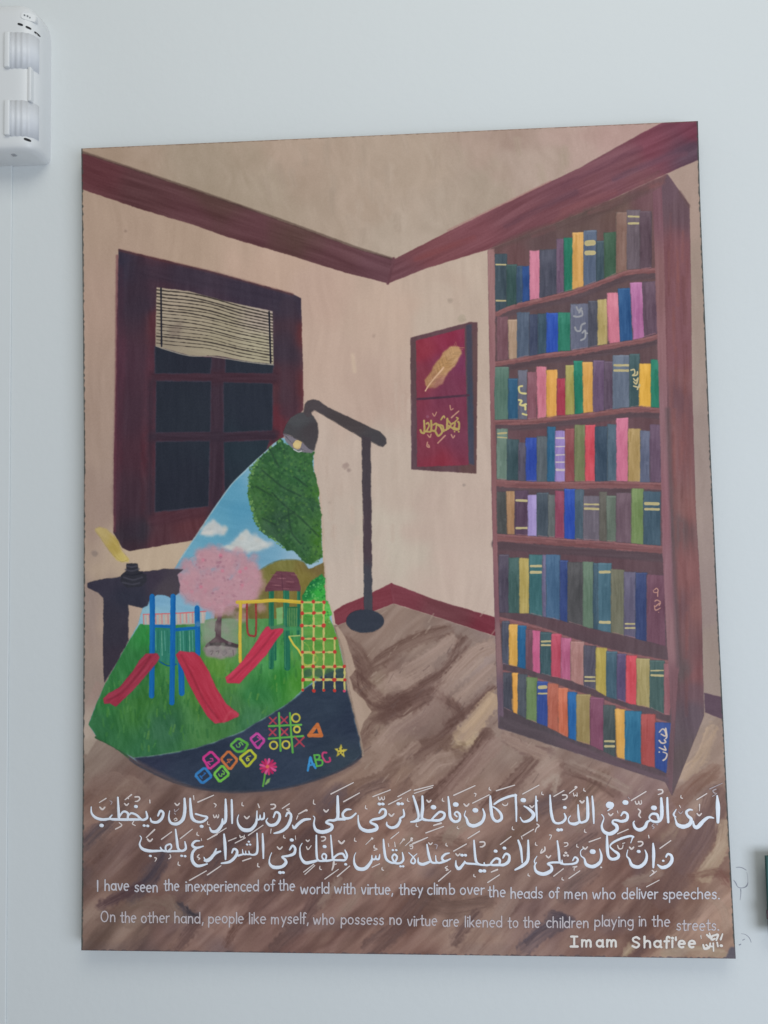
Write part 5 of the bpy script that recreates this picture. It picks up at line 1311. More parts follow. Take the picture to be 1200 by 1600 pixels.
WORDS = [
    # first line, right to left
    (ZA, 'w', [[(1012, 212, 22), (1020, 330, 50), (1020, 470, 34)]]),
    (ZA, 'w', [[(978, 430, 14), (930, 422, 30), (880, 455, 42), (820, 518, 46), (785, 508, 34), (776, 462, 18)]]),
    (ZA, 'w', [[(768, 350, 14), (738, 347, 26), (708, 370, 30), (722, 408, 30), (755, 440, 40), (740, 490, 44), (680, 515, 48), (622, 495, 38), (604, 455, 20), (588, 400, 14)], [(608, 345, 12), (582, 395, 24), (605, 420, 12)]]),
    (ZA, 't', [[(812, 248, 14), (910, 188, 12)], [(838, 295, 16), (838, 360, 8)], V(835, 405), tick(662, 235), [(640, 305, 12), (652, 328, 8)]]),
    (ZA, 'd', [[(1000, 145, 14), (970, 160, 16), (985, 182, 14), (1008, 186, 10)], [(965, 215, 12), (1000, 196, 10)], [(940, 142, 14), (1065, 85, 9)], V(650, 385, 20, 12)]),
    (ZA, 'w', [[(520, 230, 22), (522, 340, 30), (530, 470, 28)], [(460, 235, 28), (466, 340, 42), (462, 425, 40), (430, 465, 32), (380, 462, 28), (350, 440, 22), (345, 415, 20), (372, 388, 26), (420, 396, 32), (432, 438, 26)],
               [(360, 450, 20), (322, 470, 32), (300, 518, 40), (250, 546, 40), (205, 528, 32), (186, 480, 22), (196, 460, 12)], [(388, 328, 54)]]),
    (ZA, 't', [[(430, 150, 14), (468, 152, 18), (472, 180, 18), (430, 198, 12)], [(203, 265, 14), (215, 292, 15), (235, 285, 13), (238, 260, 11), (247, 292, 13), (266, 285, 13), (262, 255, 10)], [(165, 256, 14), (310, 168, 13)], [(232, 340, 14), (255, 362, 18), (240, 400, 20), (258, 425, 12)]]),
    (ZA, 'd', [[(385, 488, 12), (370, 505, 14), (390, 522, 14), (375, 536, 10)], [(420, 492, 16)], [(132, 222, 10), (148, 240, 12)]]),
    (ZB, 'w', [[(1075, 405, 18), (1102, 372, 28), (1138, 395, 28), (1130, 445, 36), (1080, 462, 34), (1035, 452, 28), (1000, 452, 22), (992, 478, 26), (1030, 505, 40), (1030, 548, 42), (965, 585, 44), (905, 562, 36), (884, 505, 24), (905, 432, 14), (884, 395, 12)], [(1118, 275, 54)]]),
    (ZB, 'w', [[(965, 300, 74)], [(985, 328, 22), (945, 356, 14)]]),
    (ZB, 't', [V(972, 405), [(1038, 360, 12), (1045, 382, 8)]]),
    (ZB, 'w', [[(790, 215, 18), (800, 330, 28), (806, 480, 18)], [(740, 225, 24), (746, 340, 36), (742, 440, 34), (700, 470, 28), (668, 466, 26), (655, 400, 30), (650, 300, 16)], [(668, 466, 30), (620, 488, 38), (568, 478, 24), (555, 440, 14), (575, 408, 12)],
               [(515, 385, 16), (528, 430, 28), (500, 468, 30), (450, 482, 26), (410, 462, 30), (388, 390, 34), (380, 310, 28), (374, 205, 18)], [(520, 325, 34)], [(455, 546, 36)], [(485, 544, 32)]]),
    (ZB, 't', [[(412, 215, 14), (512, 158, 12)], loopm(520, 225, 22, 17), [(565, 185, 12), (630, 135, 13)], [(630, 124, 26)], [(603, 182, 12), (612, 212, 13), (626, 202, 12), (642, 214, 12), (640, 180, 9)], V(690, 278, 20, 18), tick(715, 165), tick(722, 572)]),
    (ZB, 'w', [[(235, 215, 18), (238, 330, 28), (246, 458, 16)], [(248, 258, 18)], [(118, 312, 16), (165, 340, 30), (212, 395, 40), (180, 446, 38), (112, 465, 22), (80, 422, 12)], [(110, 252, 50)], [(30, 196, 18), (40, 330, 26), (42, 462, 16)]]),
    (ZB, 't', [[(105, 192, 14), (265, 105, 12)], V(195, 325, 20, 14), tick(300, 200), [(245, 488, 14), (266, 508, 16), (240, 530, 14), (228, 566, 12)], [(105, 605, 14), (212, 540, 12)]]),
    (ZC, 'w', [[(1050, 205, 26), (985, 216, 28), (895, 252, 28), (835, 292, 22)], [(795, 215, 22), (802, 330, 36), (818, 425, 34), (860, 462, 32), (905, 438, 34), (900, 390, 32), (862, 345, 24), (822, 318, 16)], [(1048, 205, 20), (1050, 330, 24), (1052, 462, 16)],
               [(722, 340, 16), (738, 400, 30), (712, 468, 38), (640, 506, 42), (582, 490, 38), (560, 435, 26), (540, 402, 16), (552, 360, 12)], [(648, 352, 52)]]),
    (ZC, 't', [[(855, 160, 14), (1035, 105, 12)], tick(792, 155), V(560, 312, 24, 16), [(622, 282, 14), (785, 200, 12)], [(638, 185, 12), (654, 192, 13), (646, 216, 9)], [(915, 292, 12), (935, 306, 14), (960, 300, 13), (968, 282, 10)]]),
    (ZC, 'w', [[(380, 220, 18), (392, 330, 30), (402, 425, 34), (445, 465, 32), (490, 448, 30), (494, 395, 28), (465, 368, 22), (442, 390, 18), (466, 415, 18)], [(455, 295, 52)]]),
    (ZC, 'w', [[(180, 452, 24), (225, 452, 28), (290, 452, 34), (335, 425, 34), (342, 385, 28), (300, 368, 26), (260, 398, 26), (220, 440, 22)], [(235, 322, 50)], [(125, 215, 24), (128, 330, 36), (122, 430, 34), (180, 452, 24)], [(35, 212, 22), (68, 315, 30), (88, 415, 28), (60, 455, 24), (12, 468, 18)], [(12, 468, 18), (70, 462, 22), (122, 440, 24)]]),
    (ZC, 't', [[(435, 205, 15), (645, 110, 12)], tick(330, 265), V(190, 272, 20, 16), [(45, 155, 14), (232, 108, 12)], [(45, 186, 12), (225, 128, 10)], [(238, 502, 16), (310, 480, 20)], [(160, 576, 14), (335, 512, 12)], tick(72, 515), tick(476, 536, 22, 11)]),
    (ZD, 'w', [[(948, 345, 16), (955, 405, 26), (918, 432, 24), (915, 460, 32), (885, 508, 36), (830, 525, 30), (787, 500, 24), (785, 470, 12)], [(900, 288, 36)], [(936, 288, 32)],
               [(710, 378, 20), (735, 343, 26), (770, 352, 28), (768, 400, 34), (720, 432, 32), (650, 445, 28), (622, 472, 24), (680, 502, 34), (680, 540, 40), (600, 558, 44), (532, 532, 36), (506, 475, 24), (502, 402, 12)], [(712, 290, 34)], [(746, 290, 32)]]),
    (ZD, 't', [V(830, 410, 24, 17), [(895, 218, 14), (1022, 150, 12)], [(802, 295, 14), (930, 232, 12)], tick(996, 266), [(700, 222, 13), (712, 250, 14), (728, 242, 13), (732, 222, 10), (746, 250, 13), (762, 240, 13), (760, 216, 9)], [(648, 218, 14), (820, 152, 12)], tick(582, 340, 34)]),
    (ZD, 'w', [[(300, 215, 26), (302, 330, 36), (300, 425, 36), (265, 452, 30), (215, 452, 26), (186, 475, 24), (242, 500, 34), (232, 542, 40), (152, 568, 44), (88, 548, 36), (66, 490, 22), (74, 430, 14), (60, 410, 10)], [(432, 345, 14), (385, 348, 28), (350, 388, 28), (368, 430, 34), (428, 426, 26), (480, 384, 20)], [(300, 440, 34), (370, 442, 30)]]),
    (ZD, 't', [V(186, 368, 22, 16), [(235, 192, 15), (455, 80, 12)], [(360, 268, 16), (515, 182, 12)], tick(70, 294, 44)]),
    (ZE, 'w', [[(1040, 440, 20), (978, 448, 34), (922, 488, 36), (882, 530, 28), (866, 500, 14)], [(800, 412, 18), (820, 378, 28), (850, 395, 28), (844, 452, 36), (810, 518, 36), (752, 562, 32), (685, 580, 18)],
               [(678, 422, 18), (700, 372, 26), (736, 390, 28), (735, 442, 34), (700, 490, 36), (642, 500, 34), (606, 462, 20), (622, 430, 10)],
               [(585, 378, 14), (582, 430, 26), (552, 440, 22), (545, 398, 14), (540, 440, 22), (515, 438, 22), (515, 360, 14)], [(512, 438, 24), (500, 492, 34), (450, 545, 42), (380, 545, 42), (334, 500, 28), (322, 442, 16), (335, 398, 10)]]),
    (ZE, 't', [[(905, 442, 10), (918, 408, 14)], [(925, 390, 13), (990, 355, 18)], [(1002, 352, 24)], [(835, 338, 12), (808, 346, 15), (838, 362, 13), (822, 368, 10)], [(765, 335, 13), (835, 288, 12)], loopm(675, 318, 22, 17), V(415, 434, 24, 15), [(525, 290, 12), (538, 325, 16)], [(430, 600, 13), (575, 500, 11)], tick(375, 310, 36), [(655, 538, 12), (650, 580, 8)]]),
    (ZE, 'w', [[(265, 250, 20), (268, 350, 28), (270, 480, 20)], [(205, 245, 20), (208, 360, 34), (204, 458, 34), (175, 490, 26)], [(175, 440, 20), (166, 500, 36), (120, 558, 38), (70, 560, 30), (48, 522, 14)]]),
    (ZE, 't', [[(85, 400, 13), (95, 425, 15), (110, 415, 13), (114, 398, 10), (126, 428, 14), (138, 410, 12), (136, 395, 9)], [(30, 640, 13), (212, 528, 11)], [(92, 285, 13), (112, 300, 14), (100, 322, 9)]]),
    (ZF, 'w', [[(955, 215, 20), (960, 300, 32), (972, 385, 34), (1012, 420, 26), (1068, 420, 26), (1108, 382, 24), (1060, 368, 20), (1005, 352, 20)], [(1058, 462, 32)], [(905, 215, 22), (908, 320, 34), (890, 400, 36), (840, 440, 34), (785, 432, 28), (765, 385, 18), (772, 325, 10)],
               [(668, 368, 18), (690, 325, 26), (716, 345, 26), (700, 395, 30), (660, 426, 30), (612, 420, 24), (600, 388, 10)]]),
    (ZF, 't', [[(1025, 246, 15), (1165, 185, 11)], [(985, 190, 13), (990, 226, 9)], V(840, 275, 20, 13), [(812, 400, 10), (830, 390, 12), (838, 408, 10), (816, 414, 9)], tick(1118, 450, 30, 11)]),
    (ZF, 'd', [[(815, 312, 11), (822, 332, 11), (855, 305, 8)], [(815, 345, 10), (825, 355, 10)]]),
    (ZF, 'w', [[(562, 330, 14), (572, 380, 26), (552, 400, 26), (520, 402, 24), (478, 362, 22), (430, 345, 22), (412, 362, 14)], [(520, 402, 22), (430, 402, 28), (330, 402, 28), (240, 395, 24), (258, 362, 12)], [(318, 385, 18), (358, 332, 22), (398, 345, 24), (398, 388, 24)], [(310, 205, 18), (315, 300, 26), (320, 395, 26)],
               [(240, 395, 24), (172, 402, 30), (112, 385, 28), (76, 345, 20), (72, 288, 10)], [(472, 285, 32)], [(545, 455, 26)], [(577, 458, 26)], [(165, 454, 36)]]),
    (ZF, 't', [loopm(485, 220, 20, 16), [(375, 225, 11), (432, 180, 15)], [(402, 212, 14)], V(388, 275, 18, 13), [(145, 250, 10), (205, 213, 13)], V(172, 312, 22, 15), [(595, 228, 12), (597, 254, 12)], [(290, 487, 13), (345, 455, 13), (322, 430, 10)], [(452, 418, 11), (440, 440, 13), (465, 455, 11)]]),
    (ZF, 'd', [[(240, 235, 10), (258, 245, 11), (248, 268, 8)]]),
    # second line
    (ZA, 'w', [[(508, 812, 20), (525, 785, 26), (560, 800, 30), (565, 850, 40), (530, 898, 42), (470, 918, 38), (425, 890, 16)], [(480, 850, 24)], [(380, 680, 18), (386, 780, 38), (382, 915, 24)], [(300, 745, 12), (318, 800, 28), (300, 868, 40), (240, 912, 42), (172, 895, 38), (145, 835, 24), (120, 802, 16), (130, 745, 12)], [(238, 758, 36)]]),
    (ZA, 't', [[(448, 728, 14), (555, 652, 13)], [(370, 945, 12), (388, 968, 18), (348, 1002, 10)], [(388, 975, 12), (414, 952, 10)], [(315, 1108, 12), (440, 1042, 10)], [(335, 600, 13), (340, 625, 13)], loopm(256, 685, 22, 17), V(168, 735, 20, 17)]),
    (ZB, 'w', [[(1195, 615, 26), (1160, 608, 26), (1080, 630, 28), (1000, 668, 24), (966, 708, 18), (1000, 748, 24), (1048, 785, 34), (1040, 822, 36), (985, 835, 34), (948, 800, 34), (938, 700, 34), (936, 600, 20)], [(1190, 620, 18), (1170, 675, 10)],
               [(862, 735, 12), (880, 800, 28), (866, 866, 38), (800, 908, 42), (732, 888, 36), (712, 830, 20), (680, 802, 14), (676, 755, 12), (705, 728, 10)], [(795, 760, 54)]]),
    (ZB, 't', [[(1040, 585, 13), (1145, 540, 12)], V(720, 735, 22, 16), [(760, 665, 15), (872, 625, 12)], [(878, 915, 18)], [(1040, 700, 14), (1055, 732, 16), (1085, 728, 14), (1095, 695, 10)], [(1090, 680, 11), (1112, 674, 9)]]),
    (ZB, 'w', [[(590, 882, 20), (632, 870, 28), (648, 838, 24), (620, 815, 20), (598, 848, 16)], [(600, 882, 24), (545, 885, 22), (500, 882, 22), (492, 845, 14)], [(500, 882, 22), (470, 862, 26), (460, 760, 28), (446, 655, 18)], [(465, 868, 24), (400, 868, 26), (350, 880, 22), (385, 905, 30), (385, 948, 40), (312, 982, 42), (242, 960, 34), (222, 905, 22), (240, 868, 12)], [(245, 805, 10), (220, 850, 16), (228, 885, 14)]]),
    (ZB, 'w', [[(158, 650, 20), (160, 760, 32), (152, 850, 36), (100, 902, 36), (30, 940, 20)], [(60, 650, 22), (86, 730, 30), (100, 868, 18)]]),
    (ZB, 't', [[(530, 772, 26)], [(515, 798, 24)], [(548, 798, 24)], loopm(532, 692, 18, 13), [(322, 715, 15), (320, 750, 22), (280, 776, 14), (296, 738, 16)], V(358, 820, 22, 15), tick(238, 700), [(368, 596, 12), (388, 602, 13), (372, 640, 9)], tick(645, 718, 30), [(410, 1003, 13), (505, 930, 12)], [(560, 1025, 14), (668, 950, 12)],
               [(600, 912, 12), (642, 906, 12), (614, 922, 12), (612, 946, 10)], tick(500, 1042, 26), tick(165, 1002, 24), [(90, 608, 11), (100, 636, 11)]]),
    (ZC, 'w', [[(920, 822, 20), (946, 783, 26), (982, 800, 28), (975, 858, 36), (930, 890, 34), (880, 892, 30), (800, 888, 24), (845, 830, 26), (888, 842, 28), (884, 888, 26)], [(935, 725, 34)], [(848, 755, 36)], [(810, 888, 24), (745, 895, 24), (735, 870, 14)], [(750, 895, 22), (690, 888, 24), (655, 855, 30), (642, 760, 28), (634, 650, 18)],
               [(690, 888, 24), (640, 882, 24), (560, 876, 24), (540, 855, 14)], [(545, 862, 22), (490, 928, 38), (458, 900, 28), (456, 850, 12)], [(516, 795, 32)], [(550, 795, 30)], [(700, 950, 38)], [(736, 950, 36)]]),
    (ZC, 't', [[(805, 962, 14), (865, 938, 20)], [(895, 690, 14), (1000, 612, 12)], [(770, 1065, 14), (885, 990, 12)], loopm(718, 690, 24, 18), [(575, 630, 13), (688, 560, 15)], [(435, 755, 15), (560, 685, 13)], tick(640, 1010, 26), V(475, 800, 20, 15), tick(1020, 545, 30)]),
    (ZC, 'w', [[(390, 775, 16), (348, 788, 26), (318, 825, 28), (345, 855, 28), (402, 832, 16)], [(345, 858, 26), (290, 872, 26), (262, 855, 20), (256, 800, 12)], [(275, 870, 24), (218, 866, 26), (190, 800, 32), (170, 690, 16)], [(195, 862, 28), (130, 886, 36), (86, 868, 26), (84, 820, 10)], [(-10, 770, 10), (30, 810, 16), (55, 850, 22), (40, 878, 22), (12, 862, 20), (30, 820, 16), (72, 782, 10)]]),
    (ZC, 't', [tick(366, 706, 28), V(205, 690, 18, 13), [(30, 680, 14), (178, 620, 12)], [(20, 630, 24)], [(372, 905, 12), (350, 920, 14), (372, 932, 13), (358, 946, 13), (385, 940, 10)], [(285, 1052, 15), (405, 950, 11)]]),
    (ZC, 'd', [[(248, 688, 13), (272, 698, 14), (262, 730, 12)]]),
    (ZD, 'w', [[(938, 768, 12), (948, 838, 28), (920, 872, 26), (870, 872, 26), (838, 820, 22), (860, 788, 24), (886, 815, 24), (868, 862, 24)], [(870, 872, 26), (825, 868, 26), (778, 830, 30), (760, 740, 28), (752, 640, 18)], [(845, 745, 24)], [(878, 745, 24)], [(920, 905, 24)], [(946, 905, 24)],
               [(715, 788, 12), (706, 832, 26), (678, 832, 22), (678, 800, 13), (668, 835, 22), (640, 832, 22), (638, 798, 12)], [(640, 832, 24), (622, 872, 34), (570, 928, 42), (502, 928, 42), (466, 880, 28), (464, 810, 14), (480, 772, 9)]]),
    (ZD, 't', damma(915, 685, 952, 640) + damma(968, 702, 1028, 648) + damma(578, 690, 640, 630) + [[(862, 665, 9), (868, 712, 13)], [(1012, 698, 14), (1185, 622, 12)], [(825, 632, 13), (905, 568, 11)], [(798, 680, 9), (805, 710, 11)], [(662, 700, 14), (660, 722, 16), (690, 736, 13), (660, 748, 12)], tick(475, 660, 34), [(640, 915, 11), (715, 880, 12)], tick(745, 945, 30),
               [(1015, 712, 12), (1040, 704, 13), (1036, 730, 12), (1015, 732, 10)]]),
    (ZD, 'w', [[(372, 745, 14), (392, 798, 26), (375, 842, 26), (330, 845, 26), (255, 838, 24), (300, 790, 24), (350, 782, 26), (372, 820, 22)], [(232, 600, 16), (242, 720, 22), (250, 825, 22)], [(172, 710, 36)], [(250, 842, 24), (178, 850, 26), (145, 812, 18), (162, 782, 22), (188, 800, 22), (178, 850, 24)], [(180, 850, 26), (110, 848, 24), (92, 780, 26), (90, 600, 18)],
               [(108, 845, 26), (50, 862, 34), (-20, 870, 36), (-62, 820, 28), (-72, 760, 20), (-70, 715, 14), (-50, 678, 10)], [(380, 885, 28)]]),
    (ZD, 't', [[(298, 1005, 15), (420, 902, 12)], [(175, 1030, 14), (308, 935, 10)], [(262, 862, 22), (258, 900, 22), (245, 942, 14)], [(262, 890, 12), (288, 882, 10)], loopm(160, 636, 20, 16), V(338, 680, 28, 18), tick(132, 938, 34), [(-35, 962, 12), (65, 885, 13)], [(-22, 985, 12), (75, 898, 12)], V(5, 660, 16, 12), [(-8, 712, 12), (8, 740, 14), (40, 702, 10)]]),
    (ZE, 'w', [[(838, 742, 20), (866, 702, 26), (892, 730, 28), (880, 780, 34), (825, 802, 28), (762, 812, 22), (792, 840, 30), (800, 872, 36), (758, 910, 38), (682, 915, 40), (640, 880, 24), (640, 825, 14), (660, 772, 10)], [(858, 645, 36)], [(742, 966, 34)], [(774, 966, 30)]]),
    (ZE, 't', [V(740, 736, 24, 15), tick(786, 628, 30), [(894, 605, 8), (896, 640, 8)]]),
    (ZE, 'w', [[(570, 585, 18), (575, 690, 28), (578, 826, 18)], [(515, 580, 16), (520, 700, 24), (514, 772, 28), (482, 792, 22), (445, 785, 20), (435, 755, 12)], [(445, 788, 20), (408, 785, 18), (404, 755, 11)], [(410, 788, 18), (380, 785, 18), (372, 740, 11)], [(385, 785, 22), (330, 800, 24)],
               [(268, 772, 18), (286, 735, 26), (318, 752, 28), (308, 802, 34), (248, 860, 32), (165, 876, 18)], [(190, 590, 20), (200, 700, 36), (205, 836, 20)], [(155, 758, 20), (102, 780, 32), (50, 832, 36), (0, 850, 26)], [(435, 662, 22)], [(418, 690, 22)], [(448, 690, 22)]]),
    (ZE, 't', [[(345, 600, 12), (355, 622, 14), (370, 612, 12), (386, 620, 13), (390, 598, 9)], [(300, 676, 12), (400, 625, 12)], [(235, 655, 13), (310, 625, 12)], [(375, 852, 15), (455, 825, 15)], tick(530, 912, 36, 15), [(25, 990, 13), (160, 900, 11)]]),
    (ZF, 'w', [[(1040, 592, 12), (1000, 596, 24), (974, 630, 26), (1008, 655, 26), (1072, 640, 14)], [(1010, 658, 24), (976, 700, 28), (976, 770, 32), (1022, 816, 32), (1108, 798, 14)], [(1188, 665, 18), (1150, 740, 28), (1102, 775, 26), (1078, 738, 10)],
               [(908, 600, 14), (916, 660, 26), (880, 682, 26), (848, 660, 26), (836, 580, 26), (825, 490, 16)], [(860, 684, 22), (800, 684, 22), (745, 685, 20), (738, 640, 20), (778, 622, 20), (788, 652, 18), (762, 680, 20)], [(750, 685, 22), (708, 678, 22), (690, 650, 14)], [(715, 680, 20), (660, 682, 24), (590, 682, 32), (530, 664, 30), (504, 622, 18), (520, 570, 12), (508, 548, 10)], [(880, 725, 24)], [(910, 728, 24)], [(600, 726, 24)]]),
    (ZF, 't', [[(950, 945, 14), (1100, 860, 11)], [(1112, 895, 13), (1205, 832, 11)], [(1110, 580, 12), (1198, 535, 10)], tick(1024, 545, 30), [(1035, 715, 12), (1020, 735, 14), (1042, 750, 12), (1030, 760, 9)], [(868, 572, 13), (975, 488, 11)], [(700, 578, 13), (790, 512, 11)], [(565, 562, 12), (638, 492, 16)], V(596, 596, 22, 15), [(640, 742, 13), (655, 750, 12), (642, 775, 8)],
               [(775, 715, 10), (782, 738, 12), (765, 752, 11)], tick(856, 812, 32), [(1055, 572, 8), (1058, 590, 8)]]),
]
PM = {'w': M_WHITE, 't': M_THIN, 'd': M_DIM}
LN = {'w': "painted_word", 't': "vowel_marks", 'd': "faint_vowel_marks"}
random.seed(4)
for fz, kd, st in WORDS:
    gain = .86 if kd == 'w' else .9
    lettering(LN[kd], [[(p[0], p[1], p[2] * gain) for p in fz(*s_)] for s_ in st], PM[kd], painting, h=.00028 if kd == 'w' else .00016, kind=None if kd == 'w' else 'stuff')

# ------------------------------------------------------------------ the English lines, hand lettered with a round brush
def arc(cx, cy, rx, ry, a0, a1, n=9):
    return [(cx + rx * math.cos(math.radians(a0 + (a1 - a0) * k / (n - 1))), cy + ry * math.sin(math.radians(a0 + (a1 - a0) * k / (n - 1)))) for k in range(n)]


G = {
    'a': (.82, [arc(.38, .48, .34, .46, 40, 320), [(.72, .98), (.72, .1), (.8, 0)]]),
    'b': (.80, [[(.06, 1.62), (.08, .02)], arc(.40, .46, .34, .46, 150, -150)]),
    'c': (.72, [arc(.42, .5, .36, .5, 50, 310)]),
    'd': (.84, [arc(.38, .48, .34, .46, 40, 320), [(.74, 1.62), (.74, 0)]]),
    'e': (.80, [[(.08, .52), (.70, .56)] + arc(.40, .5, .33, .5, 15, 300, 11)]),
    'f': (.54, [[(.56, 1.5), (.42, 1.62), (.26, 1.45), (.24, 0)], [(.02, .95), (.50, .98)]]),
    'g': (.82, [arc(.38, .52, .33, .44, 40, 320), [(.72, .98), (.74, -.1), (.60, -.5), (.30, -.55), (.1, -.4)]]),
    'h': (.80, [[(.08, 1.62), (.08, 0)], [(.08, .6), (.25, .92), (.5, .95), (.66, .7), (.68, 0)]]),
    'i': (.28, [[(.13, .98), (.13, 0)], [(.14, 1.38)]]),
    'k': (.74, [[(.08, 1.62), (.08, 0)], [(.62, .98), (.1, .42)], [(.25, .56), (.66, 0)]]),
    'l': (.28, [[(.13, 1.62), (.13, 0)]]),
    'm': (1.22, [[(.08, .98), (.08, 0)], [(.08, .6), (.24, .92), (.44, .92), (.55, .7), (.56, 0)], [(.56, .6), (.72, .92), (.92, .92), (1.04, .7), (1.06, 0)]]),
    'n': (.80, [[(.08, .98), (.08, 0)], [(.08, .6), (.25, .92), (.5, .95), (.66, .7), (.68, 0)]]),
    'o': (.84, [arc(.41, .49, .34, .48, 90, 450, 13)]),
    'p': (.80, [[(.08, .98), (.06, -.55)], arc(.40, .48, .34, .46, 150, -150)]),
    'r': (.56, [[(.08, .98), (.08, 0)], [(.08, .55), (.22, .88), (.48, .95)]]),
    's': (.68, [[(.58, .82), (.38, .98), (.14, .84), (.18, .58), (.46, .44), (.56, .2), (.36, 0), (.06, .14)]]),
    't': (.58, [[(.26, 1.5), (.26, .15), (.40, 0), (.52, .04)], [(.02, .98), (.52, 1.0)]]),
    'u': (.80, [[(.08, .98), (.10, .25), (.28, .02), (.5, .05), (.66, .3)], [(.68, .98), (.68, 0)]]),
    'v': (.74, [[(.04, .98), (.36, 0), (.68, .98)]]),
    'w': (1.12, [[(.04, .98), (.28, 0), (.54, .85), (.80, 0), (1.06, .98)]]),
    'x': (.74, [[(.06, .98), (.66, 0)], [(.64, .98), (.06, 0)]]),
    'y': (.76, [[(.04, .98), (.38, .1)], [(.70, .98), (.38, .05), (.18, -.5)]]),
    'I': (.34, [[(.14, 1.6), (.14, 0)]]),
    'O': (1.12, [arc(.55, .8, .48, .78, 90, 450, 15)]),
    ',': (.34, [[(.2, .08), (.1, -.32)]]), '.': (.30, [[(.14, .04)]]), "'": (.26, [[(.12, 1.55), (.12, 1.15)]]),
    'J': (.9, [[(.1, 1.5), (.8, 1.5)], [(.45, 1.5), (.45, .05)], [(.05, .02), (.85, .02)]]),
    'S': (.95, [[(.82, 1.3), (.5, 1.56), (.15, 1.35), (.2, .98), (.6, .72), (.8, .4), (.5, .02), (.08, .25)]]),
}


def word(txt, x0, x1, yb, xh, w_, m, slope=0.0, nar=.84):
    total = sum(G[c][0] for c in txt)
    sx = (x1 - x0) / total
    st = []
    x = x0
    for c in txt:
        adv, ss = G[c]
        dy = random.uniform(-.5, .5)
        for s_ in ss:
            st.append([(x + px_ * sx * nar + sx * .04, yb + dy + slope * (x - x0) - py_ * xh, w_ * random.uniform(.92, 1.1) * (1.25 if len(s_) == 1 else 1)) for px_, py_ in s_])
        x += adv * sx
    # straight-cornered strokes keep their corners: only arcs are long
    lettering("painted_word", st, m, painting, h=.00010, jit=.2)


L1 = [("I", 150, 156, 1392), ("have", 163, 203, 1391), ("seen", 210, 248, 1393), ("the", 256, 281, 1391), ("inexperienced", 289, 406, 1392), ("of", 412, 430, 1392), ("the", 435, 462, 1391), ("world", 469, 516, 1396), ("with", 522, 557, 1396), ("virtue,", 564, 615, 1397), ("they", 623, 662, 1397), ("climb", 667, 712, 1397),
      ("over", 718, 758, 1397), ("the", 762, 791, 1401), ("heads", 797, 849, 1403), ("of", 857, 874, 1403), ("men", 881, 919, 1404), ("who", 925, 963, 1404), ("deliver", 971, 1029, 1404), ("speeches.", 1035, 1125, 1404)]
L2 = [("On", 157, 182, 1440), ("the", 188, 214, 1441), ("other", 220, 266, 1441), ("hand,", 272, 319, 1442), ("people", 325, 382, 1442), ("like", 388, 417, 1443), ("myself,", 423, 483, 1443), ("who", 489, 524, 1444), ("possess", 532, 601, 1444), ("no", 608, 629, 1444), ("virtue", 636, 684, 1446), ("are", 691, 718, 1447),
      ("likened", 725, 786, 1448), ("to", 793, 811, 1449), ("the", 817, 845, 1449), ("children", 853, 921, 1449), ("playing", 928, 991, 1447), ("in", 997, 1011, 1446), ("the", 1018, 1048, 1447), ("streets.", 1056, 1124, 1453)]
for t, a, b_, y in L1:
    word(t, a, b_, y, 10.4, 2.1, M_ENG)
for t, a, b_, y in L2:
    word(t, a, b_, y, 10.4, 2.0, M_ENG2)
word("Jmam", 890, 970, 1479, 10.5, 3.3, M_SIGN, nar=.72)
word("Shafi'ee", 986, 1090, 1480, 10.5, 3.3, M_SIGN, nar=.74)
zs = zoomed(870, 1360, 4.138)
lettering("signature_scribble", [zs(*s_) for s_ in ([(968, 415, 12), (990, 432, 18), (1010, 420, 14)], [(985, 405, 10), (1000, 445, 16), (1020, 440, 12)], [(1015, 420, 12), (1040, 415, 16), (1030, 450, 12)], [(1070, 410, 10), (1058, 445, 14)], [(945, 480, 12), (955, 505, 18), (985, 495, 16), (990, 470, 12)], [(965, 480, 12), (975, 490, 10)],
                                                    [(1010, 470, 12), (1012, 520, 10)], [(1035, 465, 12), (1040, 490, 12)], [(1062, 485, 18)], [(1000, 490, 12)], [(930, 420, 6), (932, 440, 5)])], M_SIGN, painting, "small cream scribble beside the name", h=.0002)

# ------------------------------------------------------------------ the motion detector
DEP = 0.052


def rbox(x0, x1, z0, z1, y0, y1, r=.004, seg=3):
    bm = bmesh.new()
    bmesh.ops.create_cube(bm, size=1)
    for v in bm.verts:
        v.co = Vector(((x0 + x1) / 2 + v.co.x * (x1 - x0), (y0 + y1) / 2 + v.co.y * (y1 - y0), (z0 + z1) / 2 + v.co.z * (z1 - z0)))
    bmesh.ops.bevel(bm, geom=bm.edges[:], offset=r, segments=seg, affect='EDGES', profile=.5)
    return bm


def bmlink(name, bm, m, parent, label=None, smooth=False, **kw):
    bmesh.ops.recalc_face_normals(bm, faces=bm.faces)
    me = bpy.data.meshes.new(name)
    bm.to_mesh(me)
    bm.free()
    if smooth:
        me.polygons.foreach_set("use_smooth", [True] * len(me.polygons))
    return link(name, me, m, parent, label, **kw)


# its front lies DEP from the wall; edges measured there
dR, dB = wpt(69, 232, .03)
dF, dFB = wpt(69, 226, DEP)
_, dTop = wpt(30, -4, DEP)
dL, _ = wpt(-46, 100, DEP)
dR = wpt(70, 150, .02)[0]
det = empty("motion_detector", (dL * .5 + dR * .5, 0, dFB), "white double lens motion detector cut off by the top left corner of the photo", "motion detector")
# housing: a curved front profile extruded upwards, its crest left of the middle
xc = (dL + dR) / 2
hw = (dR - dL) / 2
prof = []
for k in range(49):
    a = math.pi * k / 48
    c, s_ = math.cos(a), math.sin(a)
    prof.append((xc + hw * np.sign(c) * abs(c) ** .42, -.004 - (DEP - .004) * abs(s_) ** .5))
prof = [(xc + hw, 0)] + prof + [(xc - hw, 0)]
H0, H1 = dFB - .004, dTop


